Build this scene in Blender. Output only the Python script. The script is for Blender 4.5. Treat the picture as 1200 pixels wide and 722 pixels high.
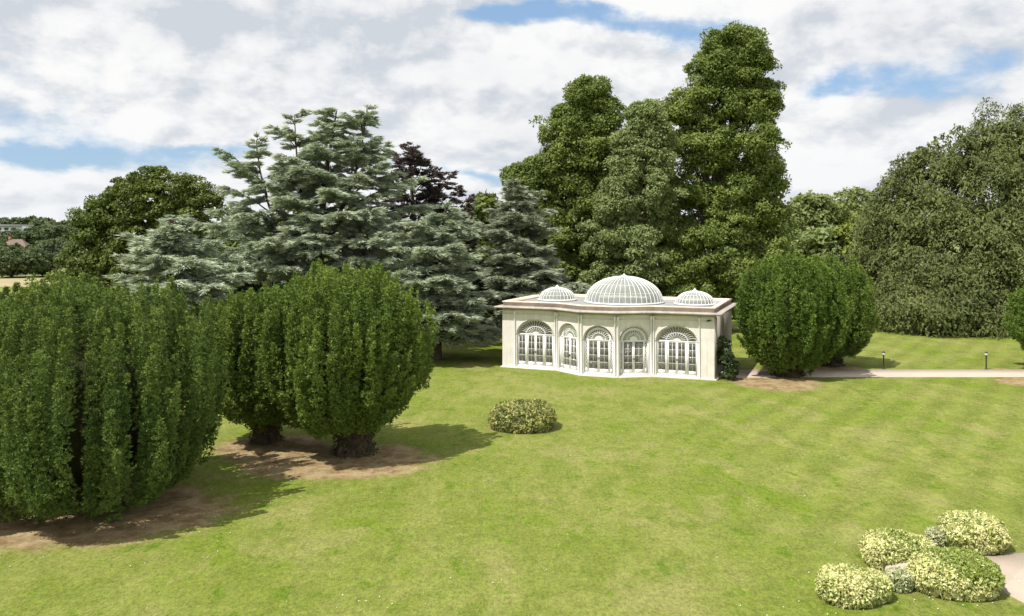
import bpy, bmesh, math, random
import numpy as np
from mathutils import Vector, Matrix

# ------------------------------------------------------------------ scene
sc = bpy.context.scene
for o in list(bpy.data.objects):
    bpy.data.objects.remove(o)
COL = sc.collection
R = math.radians

# ------------------------------------------------------------------ camera
FPX, HY, CX, HC = 1000.0, 270.0, 600.0, 10.0      # focal length in photo px, horizon row, centre column, eye height


def gp(px, py):                 # photo pixel of a point that stands on the lawn -> ground position
    y = FPX * HC / (py - HY)
    return ((px - CX) / FPX * y, y)


def wp(px, py, y):              # photo pixel at a known distance
    return ((px - CX) / FPX * y, y, HC + (HY - py) / FPX * y)


cam = bpy.data.cameras.new('camera')
cam.lens = FPX / 1200 * 36
cam.sensor_width = 36
cam.shift_y = -(361 - HY) / 1200
cam.clip_start = 0.5
cam.clip_end = 6000
camo = bpy.data.objects.new('camera', cam)
COL.objects.link(camo)
camo.location = (0, 0, HC)
camo.rotation_euler = (R(90), 0, 0)
sc.camera = camo

# ------------------------------------------------------------------ sky, sun, exposure
SUN_EL = R(59)
SUN_H = Vector((-0.80, -0.60)).normalized()
world = bpy.data.worlds.new('World')
sc.world = world
world.use_nodes = True
wt = world.node_tree
wt.nodes.clear()


class NT:
    """small helper for node trees"""
    def __init__(s, t):
        s.t = t

    def n(s, typ, **kw):
        nd = s.t.nodes.new(typ)
        for k, v in kw.items():
            setattr(nd, k, v)
        return nd

    def put(s, sock, v):
        if hasattr(v, 'is_output'):
            s.t.links.new(v, sock)
        elif isinstance(v, (tuple, list)) and len(v) == 3 and sock.type == 'RGBA':
            sock.default_value = (*v, 1)
        else:
            sock.default_value = v

    def m(s, op, a, b=None, c=None, clamp=False):
        nd = s.n('ShaderNodeMath', operation=op, use_clamp=clamp)
        s.put(nd.inputs[0], a)
        if b is not None:
            s.put(nd.inputs[1], b)
        if c is not None:
            s.put(nd.inputs[2], c)
        return nd.outputs[0]

    def mix(s, f, a, b, mode='MIX'):
        nd = s.n('ShaderNodeMix', data_type='RGBA', blend_type=mode)
        s.put(nd.inputs[0], f)
        s.put(nd.inputs[6], a)
        s.put(nd.inputs[7], b)
        return nd.outputs[2]

    def sstep(s, lo, hi, v):
        nd = s.n('ShaderNodeMapRange', interpolation_type='SMOOTHSTEP')
        s.put(nd.inputs[0], v)
        nd.inputs[1].default_value = lo
        nd.inputs[2].default_value = hi
        return nd.outputs[0]

    def noise(s, vec, scale, detail=4, rough=0.5, dist=0.0, color=False):
        nd = s.n('ShaderNodeTexNoise')
        s.put(nd.inputs['Vector'], vec)
        nd.inputs['Scale'].default_value = scale
        nd.inputs['Detail'].default_value = detail
        nd.inputs['Roughness'].default_value = rough
        nd.inputs['Distortion'].default_value = dist
        return nd.outputs['Color'] if color else nd.outputs['Fac']

    def comb(s, x, y, z):
        nd = s.n('ShaderNodeCombineXYZ')
        for i, v in enumerate((x, y, z)):
            s.put(nd.inputs[i], v)
        return nd.outputs[0]

    def sep(s, v):
        nd = s.n('ShaderNodeSeparateXYZ')
        s.put(nd.inputs[0], v)
        return nd.outputs

    def vm(s, op, a, b):
        nd = s.n('ShaderNodeVectorMath', operation=op)
        s.put(nd.inputs[0], a)
        s.put(nd.inputs[1], b)
        return nd.outputs[0]


def build_sky():
    T = NT(wt)
    sky = T.n('ShaderNodeTexSky', sky_type='NISHITA', sun_disc=False)
    sky.sun_elevation = SUN_EL
    sky.sun_rotation = math.atan2(SUN_H.x, SUN_H.y)
    sky.air_density = 1.0
    sky.dust_density = 0.6
    sky.ozone_density = 1.6
    d = T.n('ShaderNodeTexCoord').outputs['Generated']
    x, y, z = T.sep(d)[0:3]
    hz = T.m('SQRT', T.m('ADD', T.m('MULTIPLY', x, x), T.m('ADD', T.m('MULTIPLY', y, y), 1e-4)))
    el = T.m('DIVIDE', z, hz)
    el = T.m('MAXIMUM', el, -0.05)
    els = T.m('DIVIDE', el, T.m('ADD', 1.0, T.m('MULTIPLY', el, 0.7)))
    # cloud heaps keep their size with height but lie flatter towards the horizon
    cx = T.m('DIVIDE', x, hz)
    cy = T.m('DIVIDE', y, hz)
    lowf = T.m('POWER', T.m('ADD', T.m('MAXIMUM', els, 0.0), 0.02), 0.72)
    q = T.comb(cx, cy, T.m('MULTIPLY', lowf, 1.75))
    qa = T.comb(cx, cy, T.m('ADD', T.m('MULTIPLY', lowf, 1.75), 0.055))
    qs = T.vm('ADD', q, (-0.03, 0.0, 0.05))
    n1 = T.noise(q, 3.4, 10, 0.58, 0.08)
    na = T.noise(qs, 3.4, 5, 0.54, 0.08)
    big = T.noise(T.vm('ADD', q, (3.1, 1.7, 0.4)), 1.5, 2, 0.5)
    puff = T.noise(q, 8.5, 7, 0.60, 0.12)
    puffa = T.noise(T.vm('ADD', q, (-0.014, 0.0, 0.03)), 8.5, 5, 0.57, 0.12)
    # the openings to blue that the picture shows, each a soft ellipse (tangent azimuth, tangent elevation)
    ysafe = T.m('MAXIMUM', y, 0.15)
    ta = T.m('DIVIDE', x, ysafe)
    te = T.m('DIVIDE', z, ysafe)
    gaps = [(50, 190, 150, 18, .42), (215, 170, 70, 9, .26), (700, 26, 130, 20, .42), (570, 14, 80, 16, .36), (815, 45, 60, 22, .30), (1035, 16, 40, 9, .3),
            (1075, 92, 120, 24, .52), (985, 108, 55, 12, .3), (560, 206, 55, 9, .30), (1180, 66, 70, 14, .30), (440, 196, 60, 7, .2)]
    warp = T.sep(T.noise(T.vm('ADD', q, (5.0, 2.0, 1.0)), 4.0, 6, 0.6, 0.3, color=True))
    ta = T.m('ADD', ta, T.m('MULTIPLY', T.m('SUBTRACT', warp[0], 0.5), 0.30))
    te = T.m('ADD', te, T.m('MULTIPLY', T.m('SUBTRACT', warp[1], 0.5), 0.10))
    gsum = None
    GW = 0.85
    for (px, py, rx, ry, w) in gaps:
        a = T.m('DIVIDE', T.m('SUBTRACT', ta, (px - CX) / FPX), rx / FPX)
        b = T.m('DIVIDE', T.m('SUBTRACT', te, (HY - py) / FPX), ry / FPX)
        r2 = T.m('ADD', T.m('MULTIPLY', a, a), T.m('MULTIPLY', b, b))
        g = T.m('MULTIPLY', T.m('POWER', 2.718, T.m('MULTIPLY', r2, -1.0)), w * GW)
        gsum = g if gsum is None else T.m('ADD', gsum, g)
    dens = T.m('ADD', n1, T.m('MULTIPLY', T.m('SUBTRACT', big, 0.5), 0.5))
    dens = T.m('SUBTRACT', T.m('ADD', dens, 0.10), gsum)
    dens = T.m('ADD', dens, T.m('MULTIPLY', T.m('SUBTRACT', puff, 0.5), 0.42))
    mask = T.sstep(0.27, 0.50, dens)
    # light from above and the left: thin above -> bright top, thick above -> grey base
    lit = T.sstep(-0.24, 0.11, T.m('ADD', T.m('SUBTRACT', n1, na), T.m('MULTIPLY', T.m('SUBTRACT', puff, puffa), 1.0)))
    thick = T.sstep(0.52, 0.80, T.m('ADD', na, T.m('MULTIPLY', T.m('SUBTRACT', big, 0.5), 0.6)))
    lit = T.m('SUBTRACT', lit, T.m('MULTIPLY', thick, 0.45), clamp=True)
    ccol = T.mix(lit, (0.51, 0.545, 0.595), (0.785, 0.785, 0.78))
    # the same grey heaps seen through more air lower down
    air = T.sstep(0.16, -0.02, el)
    ccol = T.mix(T.m('MULTIPLY', air, 0.40), ccol, (0.64, 0.68, 0.725))
    blue = T.mix(0.6, T.mix(1.0, sky.outputs[0], (0.10, 0.10, 0.10), 'MULTIPLY'), (0.27, 0.44, 0.68))
    col = T.mix(mask, blue, ccol)
    bg = T.n('ShaderNodeBackground')
    T.put(bg.inputs[0], col)
    bg.inputs[1].default_value = 1.0
    out = T.n('ShaderNodeOutputWorld')
    wt.links.new(bg.outputs[0], out.inputs[0])


build_sky()

sun = bpy.data.lights.new('sun', 'SUN')
sun.energy = 4.6
sun.angle = R(0.6)
sun.color = (1.0, 0.955, 0.88)
suno = bpy.data.objects.new('sun', sun)
COL.objects.link(suno)
suno.location = (-60, -40, 90)
sd = Vector((-SUN_H.x * math.cos(SUN_EL), -SUN_H.y * math.cos(SUN_EL), -math.sin(SUN_EL)))
suno.rotation_euler = sd.to_track_quat('-Z', 'Y').to_euler()

vs = sc.view_settings
vs.view_transform = 'Standard'
vs.look = 'None'
vs.exposure = 0.32
vs.gamma = 1.0
vs.use_curve_mapping = False
sc.cycles.use_denoising = True
sc.cycles.max_bounces = 6
sc.cycles.diffuse_bounces = 2
sc.cycles.transparent_max_bounces = 12
sc.cycles.caustics_reflective = False
sc.cycles.caustics_refractive = False


# ------------------------------------------------------------------ mesh helpers
class GM:
    """collects faces of any size; builds ONE mesh object"""
    def __init__(s):
        s.v, s.f, s.t, s.nv = [], [], [], 0

    def add(s, V, F, tint=0.5):
        V = np.asarray(V, dtype=np.float32).reshape(-1, 3)
        F = np.asarray(F, dtype=np.int32)
        s.v.append(V)
        s.f.append(F + s.nv)
        t = np.full(len(F), tint, np.float32) if np.isscalar(tint) else np.asarray(tint, np.float32)
        s.t.append(t)
        s.nv += len(V)

    def box(s, x0, x1, y0, y1, z0, z1, tint=0.5):
        V = [(x, y, z) for z in (z0, z1) for y in (y0, y1) for x in (x0, x1)]
        s.add(V, [(0, 2, 3, 1), (4, 5, 7, 6), (0, 1, 5, 4), (2, 6, 7, 3), (0, 4, 6, 2), (1, 3, 7, 5)], tint)

    def bar(s, a, b, w, y0, y1):
        """flat bar in the x-z plane from a to b, width w, between depths y0 and y1"""
        a, b = np.array(a, float), np.array(b, float)
        d = b - a
        L = np.hypot(*d)
        if L < 1e-6:
            return
        n = np.array((-d[1], d[0])) / L * w / 2
        pts = [a - n, b - n, b + n, a + n]
        V = [(p[0], y, p[1]) for y in (y0, y1) for p in pts]
        s.add(V, [(0, 1, 2, 3), (4, 7, 6, 5), (0, 4, 5, 1), (1, 5, 6, 2), (2, 6, 7, 3), (3, 7, 4, 0)])

    def tube(s, P, rad, sides=6, tint=0.5, wob=0.0, rng=None, cap=True):
        P = np.asarray(P, float)
        n = len(P)
        rad = np.broadcast_to(np.asarray(rad, float), (n,))
        T = np.gradient(P, axis=0)
        T /= np.linalg.norm(T, axis=1)[:, None] + 1e-9
        ref = np.array((0.0, 0, 1)) if abs(T[:, 2]).mean() < 0.8 else np.array((1.0, 0, 0))
        A = np.cross(T, ref)
        A /= np.linalg.norm(A, axis=1)[:, None] + 1e-9
        B = np.cross(T, A)
        th = np.arange(sides) / sides * 2 * np.pi
        k = np.ones(sides)
        if wob and rng is not None:
            k = 1 + rng.uniform(-wob, wob, sides)
        V = P[:, None] + (A[:, None] * np.cos(th)[None, :, None] + B[:, None] * np.sin(th)[None, :, None]) * (rad[:, None] * k[None])[..., None]
        i = np.arange(n - 1)[:, None] * sides
        j = np.arange(sides)[None]
        jn = (j + 1) % sides
        F = np.stack([i + j, i + jn, i + sides + jn, i + sides + j], -1).reshape(-1, 4)
        s.add(V.reshape(-1, 3), F, tint)
        if cap and sides > 2:
            s.f.append(np.array([list(range(s.nv - sides, s.nv))], np.int32))
            s.t.append(np.array([0.5], np.float32))

    def lathe(s, prof, sides=24, centre=(0, 0, 0), tint=0.5, wob=None):
        th = np.arange(sides) / sides * 2 * np.pi
        k = np.ones(sides) if wob is None else wob(th)
        prof = np.asarray(prof, float)
        V = np.stack([prof[:, 0, None] * (np.cos(th) * k)[None], prof[:, 0, None] * (np.sin(th) * k)[None], np.repeat(prof[:, 1, None], sides, 1)], -1)
        V = V.reshape(-1, 3) + np.asarray(centre)
        i = np.arange(len(prof) - 1)[:, None] * sides
        j = np.arange(sides)[None]
        jn = (j + 1) % sides
        F = np.stack([i + j, i + jn, i + sides + jn, i + sides + j], -1).reshape(-1, 4)
        s.add(V, F, tint)

    def mesh(s, name, mat, smooth=False):
        me = bpy.data.meshes.new(name)
        V = np.concatenate(s.v)
        me.vertices.add(len(V))
        me.vertices.foreach_set('co', V.ravel())
        loops = np.concatenate([f.ravel() for f in s.f]).astype(np.int32)
        tot = np.concatenate([np.full(len(f), f.shape[1], np.int32) for f in s.f])
        start = np.concatenate([[0], np.cumsum(tot)[:-1]]).astype(np.int32)
        me.loops.add(len(loops))
        me.loops.foreach_set('vertex_index', loops)
        me.polygons.add(len(tot))
        me.polygons.foreach_set('loop_start', start)
        me.polygons.foreach_set('loop_total', tot)
        if smooth:
            me.polygons.foreach_set('use_smooth', np.ones(len(tot), bool))
        a = me.attributes.new('tint', 'FLOAT', 'FACE')
        a.data.foreach_set('value', np.concatenate(s.t).astype(np.float32))
        me.materials.append(mat)
        me.update(calc_edges=True)
        me.validate()
        return me

    def build(s, name, mat, parent=None, smooth=False, loc=None, rz=0):
        return link(name, s.mesh(name, mat, smooth), parent, loc, rz)


def link(name, me, parent=None, loc=None, rz=0):
    o = bpy.data.objects.new(name, me)
    COL.objects.link(o)
    o.parent = parent
    if loc is not None:
        o.location = loc
    o.rotation_euler = (0, 0, rz)
    return o


def thing(name, label, cat, loc=(0, 0, 0), rz=0, group=None):
    o = link(name, None, None, loc, rz)
    return tag(o, label, cat, group)


def tag(o, label=None, cat=None, group=None, kind=None):
    if label:
        o['label'] = label
    if cat:
        o['category'] = cat
    if group:
        o['group'] = group
    if kind:
        o['kind'] = kind
    return o


def unit(a):
    return a / (np.linalg.norm(a, axis=-1, keepdims=True) + 1e-9)


def cards(g, P, T, N, L, W, tint, tri=False, mid=0.45):
    """leaf-sized faces: base P, direction T, rough normal N, length L, width W"""
    T = unit(T)
    S = unit(np.cross(N, T))
    L = np.broadcast_to(L, len(P))[:, None]
    W = np.broadcast_to(W, len(P))[:, None]
    n = len(P)
    if tri:
        V = np.stack([P - S * W * .5, P + S * W * .5, P + T * L], 1)
        F = np.arange(n * 3).reshape(n, 3)
    else:
        m_ = P + T * L * mid
        V = np.stack([P, m_ + S * W * .5, P + T * L, m_ - S * W * .5], 1)
        F = np.arange(n * 4).reshape(n, 4)
    g.add(V.reshape(-1, 3), F, np.broadcast_to(tint, n))


def rdir(rng, n):
    return unit(rng.normal(size=(n, 3)))


def lump(P, seed, sc_=1.0):
    """cheap smooth 3-d noise, about -1..1"""
    r = np.random.default_rng(seed)
    out = np.zeros(len(P))
    for k in range(5):
        w = r.normal(size=3) * sc_ * (1 + .5 * k)
        out += np.sin(P @ w + r.uniform(0, 6.28)) / (1 + .4 * k)
    return out / 2.2


# ------------------------------------------------------------------ materials
def newmat(name):
    m = bpy.data.materials.new(name)
    m.use_nodes = True
    m.node_tree.nodes.clear()
    return m, NT(m.node_tree)


def finish(T, shader):
    o = T.n('ShaderNodeOutputMaterial')
    T.t.links.new(shader, o.inputs[0])


def prin(T, col, rough=0.7, spec=0.3, bump=None, bstr=0.3, bdist=0.02):
    p = T.n('ShaderNodeBsdfPrincipled')
    T.put(p.inputs['Base Color'], col)
    T.put(p.inputs['Roughness'], rough)
    p.inputs['Specular IOR Level'].default_value = spec
    if bump is not None:
        b = T.n('ShaderNodeBump')
        b.inputs['Strength'].default_value = bstr
        b.inputs['Distance'].default_value = bdist
        T.put(b.inputs['Height'], bump)
        T.t.links.new(b.outputs[0], p.inputs['Normal'])
    return p.outputs[0]


def leafmat(name, a, b, trans=0.28, rough=0.55, spec=0.25, c=None, nscale=0.35):
    """a..b: colours from the older to the younger leaves; c: colour drifting in over whole boughs"""
    m, T = newmat(name)
    at = T.n('ShaderNodeAttribute', attribute_name='tint').outputs['Fac']
    pos = T.n('ShaderNodeTexCoord').outputs['Object']
    col = T.mix(at, a, b)
    if c is not None:
        col = T.mix(T.sstep(0.42, 0.66, T.noise(pos, nscale, 3)), col, c)
    v = T.noise(pos, 1.1, 3)
    hsv = T.n('ShaderNodeHueSaturation')
    T.put(hsv.inputs['Color'], col)
    T.put(hsv.inputs['Value'], T.m('ADD', 0.72, T.m('MULTIPLY', v, 0.56)))
    col = hsv.outputs[0]
    p = prin(T, col, rough, spec)
    tr = T.n('ShaderNodeBsdfTranslucent')
    T.put(tr.inputs[0], T.mix(1.0, col, (1.15, 1.1, 0.6), 'MULTIPLY'))
    mx = T.n('ShaderNodeMixShader')
    mx.inputs[0].default_value = trans
    T.t.links.new(p, mx.inputs[1])
    T.t.links.new(tr.outputs[0], mx.inputs[2])
    finish(T, mx.outputs[0])
    return m


def plainmat(name, a, b, scale=3.0, rough=0.7, spec=0.3, bstr=0.2, bdist=0.01, metallic=0.0, detail=6):
    m, T = newmat(name)
    pos = T.n('ShaderNodeTexCoord').outputs['Object']
    n = T.noise(pos, scale, detail, 0.6)
    n2 = T.noise(pos, scale * 9, 3, 0.6)
    f = T.sstep(0.3, 0.72, T.m('ADD', T.m('MULTIPLY', n, .75), T.m('MULTIPLY', n2, .25)))
    sh = prin(T, T.mix(f, a, b), rough, spec, n2, bstr, bdist)
    finish(T, sh)
    return m


M = {}
M['yew'] = leafmat('yew_needles', (0.060, 0.108, 0.022), (0.265, 0.350, 0.080), 0.22, 0.6, 0.12, (0.132, 0.202, 0.044), 0.5)
M['yew_dark'] = leafmat('yew_needles_dark', (0.056, 0.100, 0.026), (0.250, 0.330, 0.086), 0.22, 0.6, 0.12, (0.122, 0.186, 0.050), 0.5)
M['yew_light'] = leafmat('yew_needles_light', (0.062, 0.115, 0.022), (0.230, 0.320, 0.066), 0.22, 0.6, 0.12, (0.125, 0.195, 0.042), 0.5)
M['lime'] = leafmat('lime_leaves', (0.060, 0.102, 0.019), (0.315, 0.385, 0.098), 0.28, 0.5, 0.2, (0.135, 0.186, 0.040), 0.22)
M['lime_pale'] = leafmat('pale_lime_leaves', (0.100, 0.148, 0.050), (0.370, 0.430, 0.180), 0.28, 0.5, 0.2, (0.200, 0.255, 0.090), 0.22)
M['oak'] = leafmat('oak_leaves', (0.067, 0.104, 0.020), (0.196, 0.238, 0.048), 0.28, 0.5, 0.3, (0.105, 0.147, 0.031), 0.3)
M['beech'] = leafmat('weeping_beech_leaves', (0.056, 0.078, 0.022), (0.240, 0.270, 0.096), 0.22, 0.55, 0.15, (0.116, 0.140, 0.048), 0.2)
M['purple'] = leafmat('purple_beech_leaves', (0.052, 0.042, 0.044), (0.165, 0.130, 0.125), 0.15, 0.5, 0.3)
M['cedar'] = leafmat('blue_cedar_needles', (0.215, 0.270, 0.180), (0.585, 0.650, 0.500), 0.15, 0.6, 0.2, (0.350, 0.415, 0.300), 0.3)
M['cedar_grey'] = leafmat('grey_cedar_needles', (0.180, 0.218, 0.145), (0.460, 0.510, 0.385), 0.15, 0.6, 0.2, (0.285, 0.325, 0.230), 0.3)
M['backtree'] = leafmat('distant_leaves', (0.125, 0.170, 0.050), (0.310, 0.360, 0.135), 0.25, 0.6, 0.2, (0.200, 0.245, 0.088), 0.12)
M['backtree_yellow'] = leafmat('distant_yellow_leaves', (0.144, 0.186, 0.026), (0.288, 0.330, 0.072), 0.25, 0.6, 0.2)
M['hilltree'] = leafmat('hill_tree_leaves', (0.065, 0.098, 0.044), (0.156, 0.195, 0.091), 0.2, 0.6, 0.2, (0.104, 0.130, 0.065), 0.05)
M['hilltree_dark'] = leafmat('hill_tree_dark_leaves', (0.058, 0.088, 0.036), (0.130, 0.170, 0.070), 0.2, 0.6, 0.2)
M['laurel'] = leafmat('laurel_leaves', (0.020, 0.032, 0.012), (0.060, 0.082, 0.026), 0.15, 0.4, 0.4)
M['ivy'] = leafmat('ivy_leaves', (0.024, 0.043, 0.014), (0.072, 0.108, 0.031), 0.15, 0.4, 0.4)
M['golden'] = leafmat('golden_shrub_leaves', (0.060, 0.095, 0.016), (0.560, 0.550, 0.210), 0.15, 0.45, 0.2)
M['cream'] = leafmat('cream_variegated_leaves', (0.150, 0.225, 0.016), (0.830, 0.800, 0.400), 0.12, 0.45, 0.2)
M['silver'] = leafmat('silver_variegated_leaves', (0.170, 0.230, 0.060), (0.700, 0.690, 0.450), 0.15, 0.45, 0.2)
M['bark'] = plainmat('bark', (0.060, 0.048, 0.036), (0.135, 0.110, 0.085), 6, 0.9, 0.1, 0.8, 0.03)
M['yew_bark'] = plainmat('yew_bark', (0.045, 0.032, 0.024), (0.130, 0.090, 0.066), 5, 0.9, 0.1, 0.8, 0.03)
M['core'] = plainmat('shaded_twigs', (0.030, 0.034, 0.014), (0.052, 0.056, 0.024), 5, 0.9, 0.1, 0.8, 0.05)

# ------------------------------------------------------------------ orangery placement (used by ground and path)
ORI = np.array((-0.70, 62.5))
OANG = math.atan2(-5.7, 14.16)
OU = np.array((math.cos(OANG), math.sin(OANG)))
OV = np.array((-math.sin(OANG), math.cos(OANG)))

# bare-earth patches under the yews and shrubs: px, py of the centre, half width px, half height px
SOIL = [(96, 601, 165, 37), (394, 539, 114, 21), (318, 524, 62, 15), (902, 444, 52, 13), (968, 431, 40, 5), (1203, 448, 34, 5), (611, 501, 38, 7),
        (1064, 672, 26, 12), (1185, 437, 40, 5)]


def build_ground():
    xs = np.unique(np.concatenate([np.linspace(-60, 60, 61), np.linspace(-400, 400, 41), np.linspace(-3000, 3000, 31)]))
    ys = np.unique(np.concatenate([np.linspace(-40, 130, 86), np.linspace(130, 1100, 60), np.linspace(1100, 4000, 12), [-400, -150]]))
    X, Y = np.meshgrid(xs, ys)
    Z = ground_z(X, Y)
    n, m_ = X.shape
    V = np.stack([X, Y, Z], -1).reshape(-1, 3)
    i = np.arange(n - 1)[:, None] * m_
    j = np.arange(m_ - 1)[None]
    F = np.stack([i + j, i + j + 1, i + m_ + j + 1, i + m_ + j], -1).reshape(-1, 4)
    g = GM()
    g.add(V, F)
    m, T = newmat('lawn')
    pos = T.n('ShaderNodeNewGeometry').outputs['Position']
    x, y, z = T.sep(pos)[0:3]
    p2 = T.comb(x, T.m('MULTIPLY', y, 0.62), 0.0)
    wav = T.noise(p2, 0.55, 4, 0.6, color=True)
    pw = T.vm('ADD', p2, T.vm('MULTIPLY', wav, (0.9, 0.9, 0.0)))
    n_big = T.noise(pw, 0.16, 4, 0.55, 0.4)
    n_mid = T.noise(pw, 0.62, 6, 0.62, 0.3)
    n_sml = T.noise(p2, 3.2, 5, 0.65)
    n_fin = T.noise(pos, 22.0, 4, 0.7)
    n_dry = T.noise(T.vm('ADD', pw, (17.0, 5.0, 0.0)), 0.33, 6, 0.62, 0.5)
    col = T.mix(T.sstep(0.36, 0.64, n_mid), (0.150, 0.186, 0.030), (0.216, 0.234, 0.058))
    col = T.mix(T.m('MULTIPLY', T.sstep(0.49, 0.62, T.m('ADD', T.m('MULTIPLY', n_big, .5), T.m('MULTIPLY', n_mid, .5))), 0.85), col, (0.124, 0.184, 0.012))
    col = T.mix(T.m('MULTIPLY', T.sstep(0.50, 0.66, n_dry), 0.55), col, (0.262, 0.250, 0.090))
    col = T.mix(T.m('MULTIPLY', T.sstep(0.57, 0.68, T.noise(pw, 1.15, 4, 0.6)), 0.75), col, (0.095, 0.165, 0.010))
    # faint mowing lines running away over the lawn to the right
    mow = T.m('SINE', T.m('MULTIPLY', T.m('ADD', T.m('MULTIPLY', x, 0.82), T.m('MULTIPLY', y, -0.57)), 3.4))
    mow = T.m('MULTIPLY', T.m('MULTIPLY', mow, T.sstep(4.0, 14.0, x)), 0.08)
    n_med = T.noise(p2, 9.0, 4, 0.7)
    val = T.m('ADD', T.m('ADD', -1.20, mow), T.m('ADD', T.m('MULTIPLY', n_sml, 0.90), T.m('ADD', T.m('MULTIPLY', n_med, 1.6), T.m('MULTIPLY', n_fin, 1.9))))
    h = T.n('ShaderNodeHueSaturation')
    T.put(h.inputs['Color'], col)
    T.put(h.inputs['Value'], val)
    col = h.outputs[0]
    # soil
    ragged = T.m('ADD', T.m('MULTIPLY', T.m('SUBTRACT', T.noise(pos, 0.9, 6, 0.65), 0.5), 0.85), T.m('MULTIPLY', T.m('SUBTRACT', T.noise(pos, 7.0, 4, 0.7), 0.5), 0.5))
    soil = None
    for (px, py, rx, ry) in SOIL:
        cx, cy = gp(px, py)
        ax = rx / FPX * cy
        ay = (gp(px, py - ry)[1] - gp(px, py + ry)[1]) / 2
        a = T.m('DIVIDE', T.m('SUBTRACT', x, cx), ax)
        b = T.m('DIVIDE', T.m('SUBTRACT', y, cy), ay)
        dd = T.m('SQRT', T.m('ADD', T.m('MULTIPLY', a, a), T.m('MULTIPLY', b, b)))
        k = T.sstep(1.14, 0.88, T.m('ADD', dd, T.m('MULTIPLY', ragged, 0.95)))
        soil = k if soil is None else T.m('MAXIMUM', soil, k)
    sn = T.noise(pos, 1.3, 6, 0.65)
    scol = T.mix(T.sstep(0.35, 0.65, sn), (0.200, 0.130, 0.064), (0.370, 0.285, 0.160))
    scol = T.mix(T.sstep(0.55, 0.75, T.noise(pos, 2.4, 5, 0.7)), scol, (0.290, 0.150, 0.062))
    scol = T.mix(T.sstep(0.52, 0.66, n_sml), scol, (0.300, 0.265, 0.120))
    hs = T.n('ShaderNodeHueSaturation')
    T.put(hs.inputs['Color'], scol)
    T.put(hs.inputs['Value'], T.m('ADD', 0.10, T.m('ADD', T.m('MULTIPLY', n_fin, 1.0), T.m('MULTIPLY', n_med, 0.8))))
    col = T.mix(soil, col, hs.outputs[0])
    # beyond the garden: paler meadow
    col = T.mix(T.sstep(120, 200, y), col, (0.20, 0.225, 0.085))
    bump = T.m('ADD', T.m('MULTIPLY', T.noise(pos, 34.0, 3, 0.7), 0.6), T.m('MULTIPLY', n_sml, 0.6))
    sh = prin(T, col, 0.85, 0.12, bump, 0.8, 0.06)
    finish(T, sh)
    o = g.build('lawn', m, smooth=True)
    tag(o, 'broad mown lawn with dry patches and greener streaks', kind='structure')


def ground_z(x, y):
    x = np.asarray(x, float)
    y = np.asarray(y, float)
    hill = np.clip((y - 330) / 500, 0, 1)
    hill = hill * hill * (3 - 2 * hill) * (11.0 + 2.0 * np.sin(x / 190.0 + 1.0))
    return hill


build_ground()


def gravel_mat():
    m, T = newmat('pale_gravel')
    pos = T.n('ShaderNodeNewGeometry').outputs['Position']
    n = T.noise(pos, 30, 4, 0.7)
    n2 = T.noise(pos, 1.2, 4, 0.6)
    c = T.mix(n2, (0.46, 0.375, 0.30), (0.60, 0.505, 0.42))
    c = T.mix(T.m('MULTIPLY', T.sstep(0.35, 0.75, n), 0.5), c, (0.34, 0.28, 0.225))
    finish(T, prin(T, c, 0.9, 0.1, n, 0.6, 0.02))
    return m


M['gravel'] = gravel_mat()


def strip(name, label, left, right, z, mat, jit=.015):
    """paved sheet between two edge lines, slightly uneven edges"""
    rng = np.random.default_rng(len(name))
    L, Rr = np.array(left, float), np.array(right, float)
    def dens(P):
        t = np.linspace(0, len(P) - 1, 90)
        i = np.clip(t.astype(int), 0, len(P) - 2)
        f = (t - i)[:, None]
        return P[i] * (1 - f) + P[i + 1] * f
    L, Rr = dens(L) + rng.normal(size=(90, 2)) * jit, dens(Rr) + rng.normal(size=(90, 2)) * jit
    V = np.concatenate([np.c_[L, np.full(90, z)], np.c_[Rr, np.full(90, z)], np.c_[L, np.full(90, z - .06)], np.c_[Rr, np.full(90, z - .06)]])
    i = np.arange(89)
    g = GM()
    g.add(V, np.concatenate([np.c_[i, i + 1, i + 91, i + 90], np.c_[i, i + 180, i + 181, i + 1], np.c_[i + 90, i + 91, i + 271, i + 270]]))
    return tag(g.build(name, mat), label, kind='structure')


strip('gravel_path', 'pale pinkish gravel path running straight past the yews to the orangery',
      [gp(842, 443.6), gp(905, 442.2), (26, 58.15), (45, 58.15), (80, 58.4)], [gp(851, 434), gp(930, 432.6), (26, 61.35), (45, 61.35), (80, 61.6)], 0.006, M['gravel'])
strip('gravel_sweep', 'pale gravel edge of the drive beside the variegated shrubs',
      [gp(1146, 652), gp(1151, 672), gp(1172, 692), gp(1204, 709), gp(1290, 740)], [gp(1153, 649), gp(1185, 648), gp(1215, 648), gp(1260, 648), gp(1340, 650)], 0.006, M['gravel'], 0.0)


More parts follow.
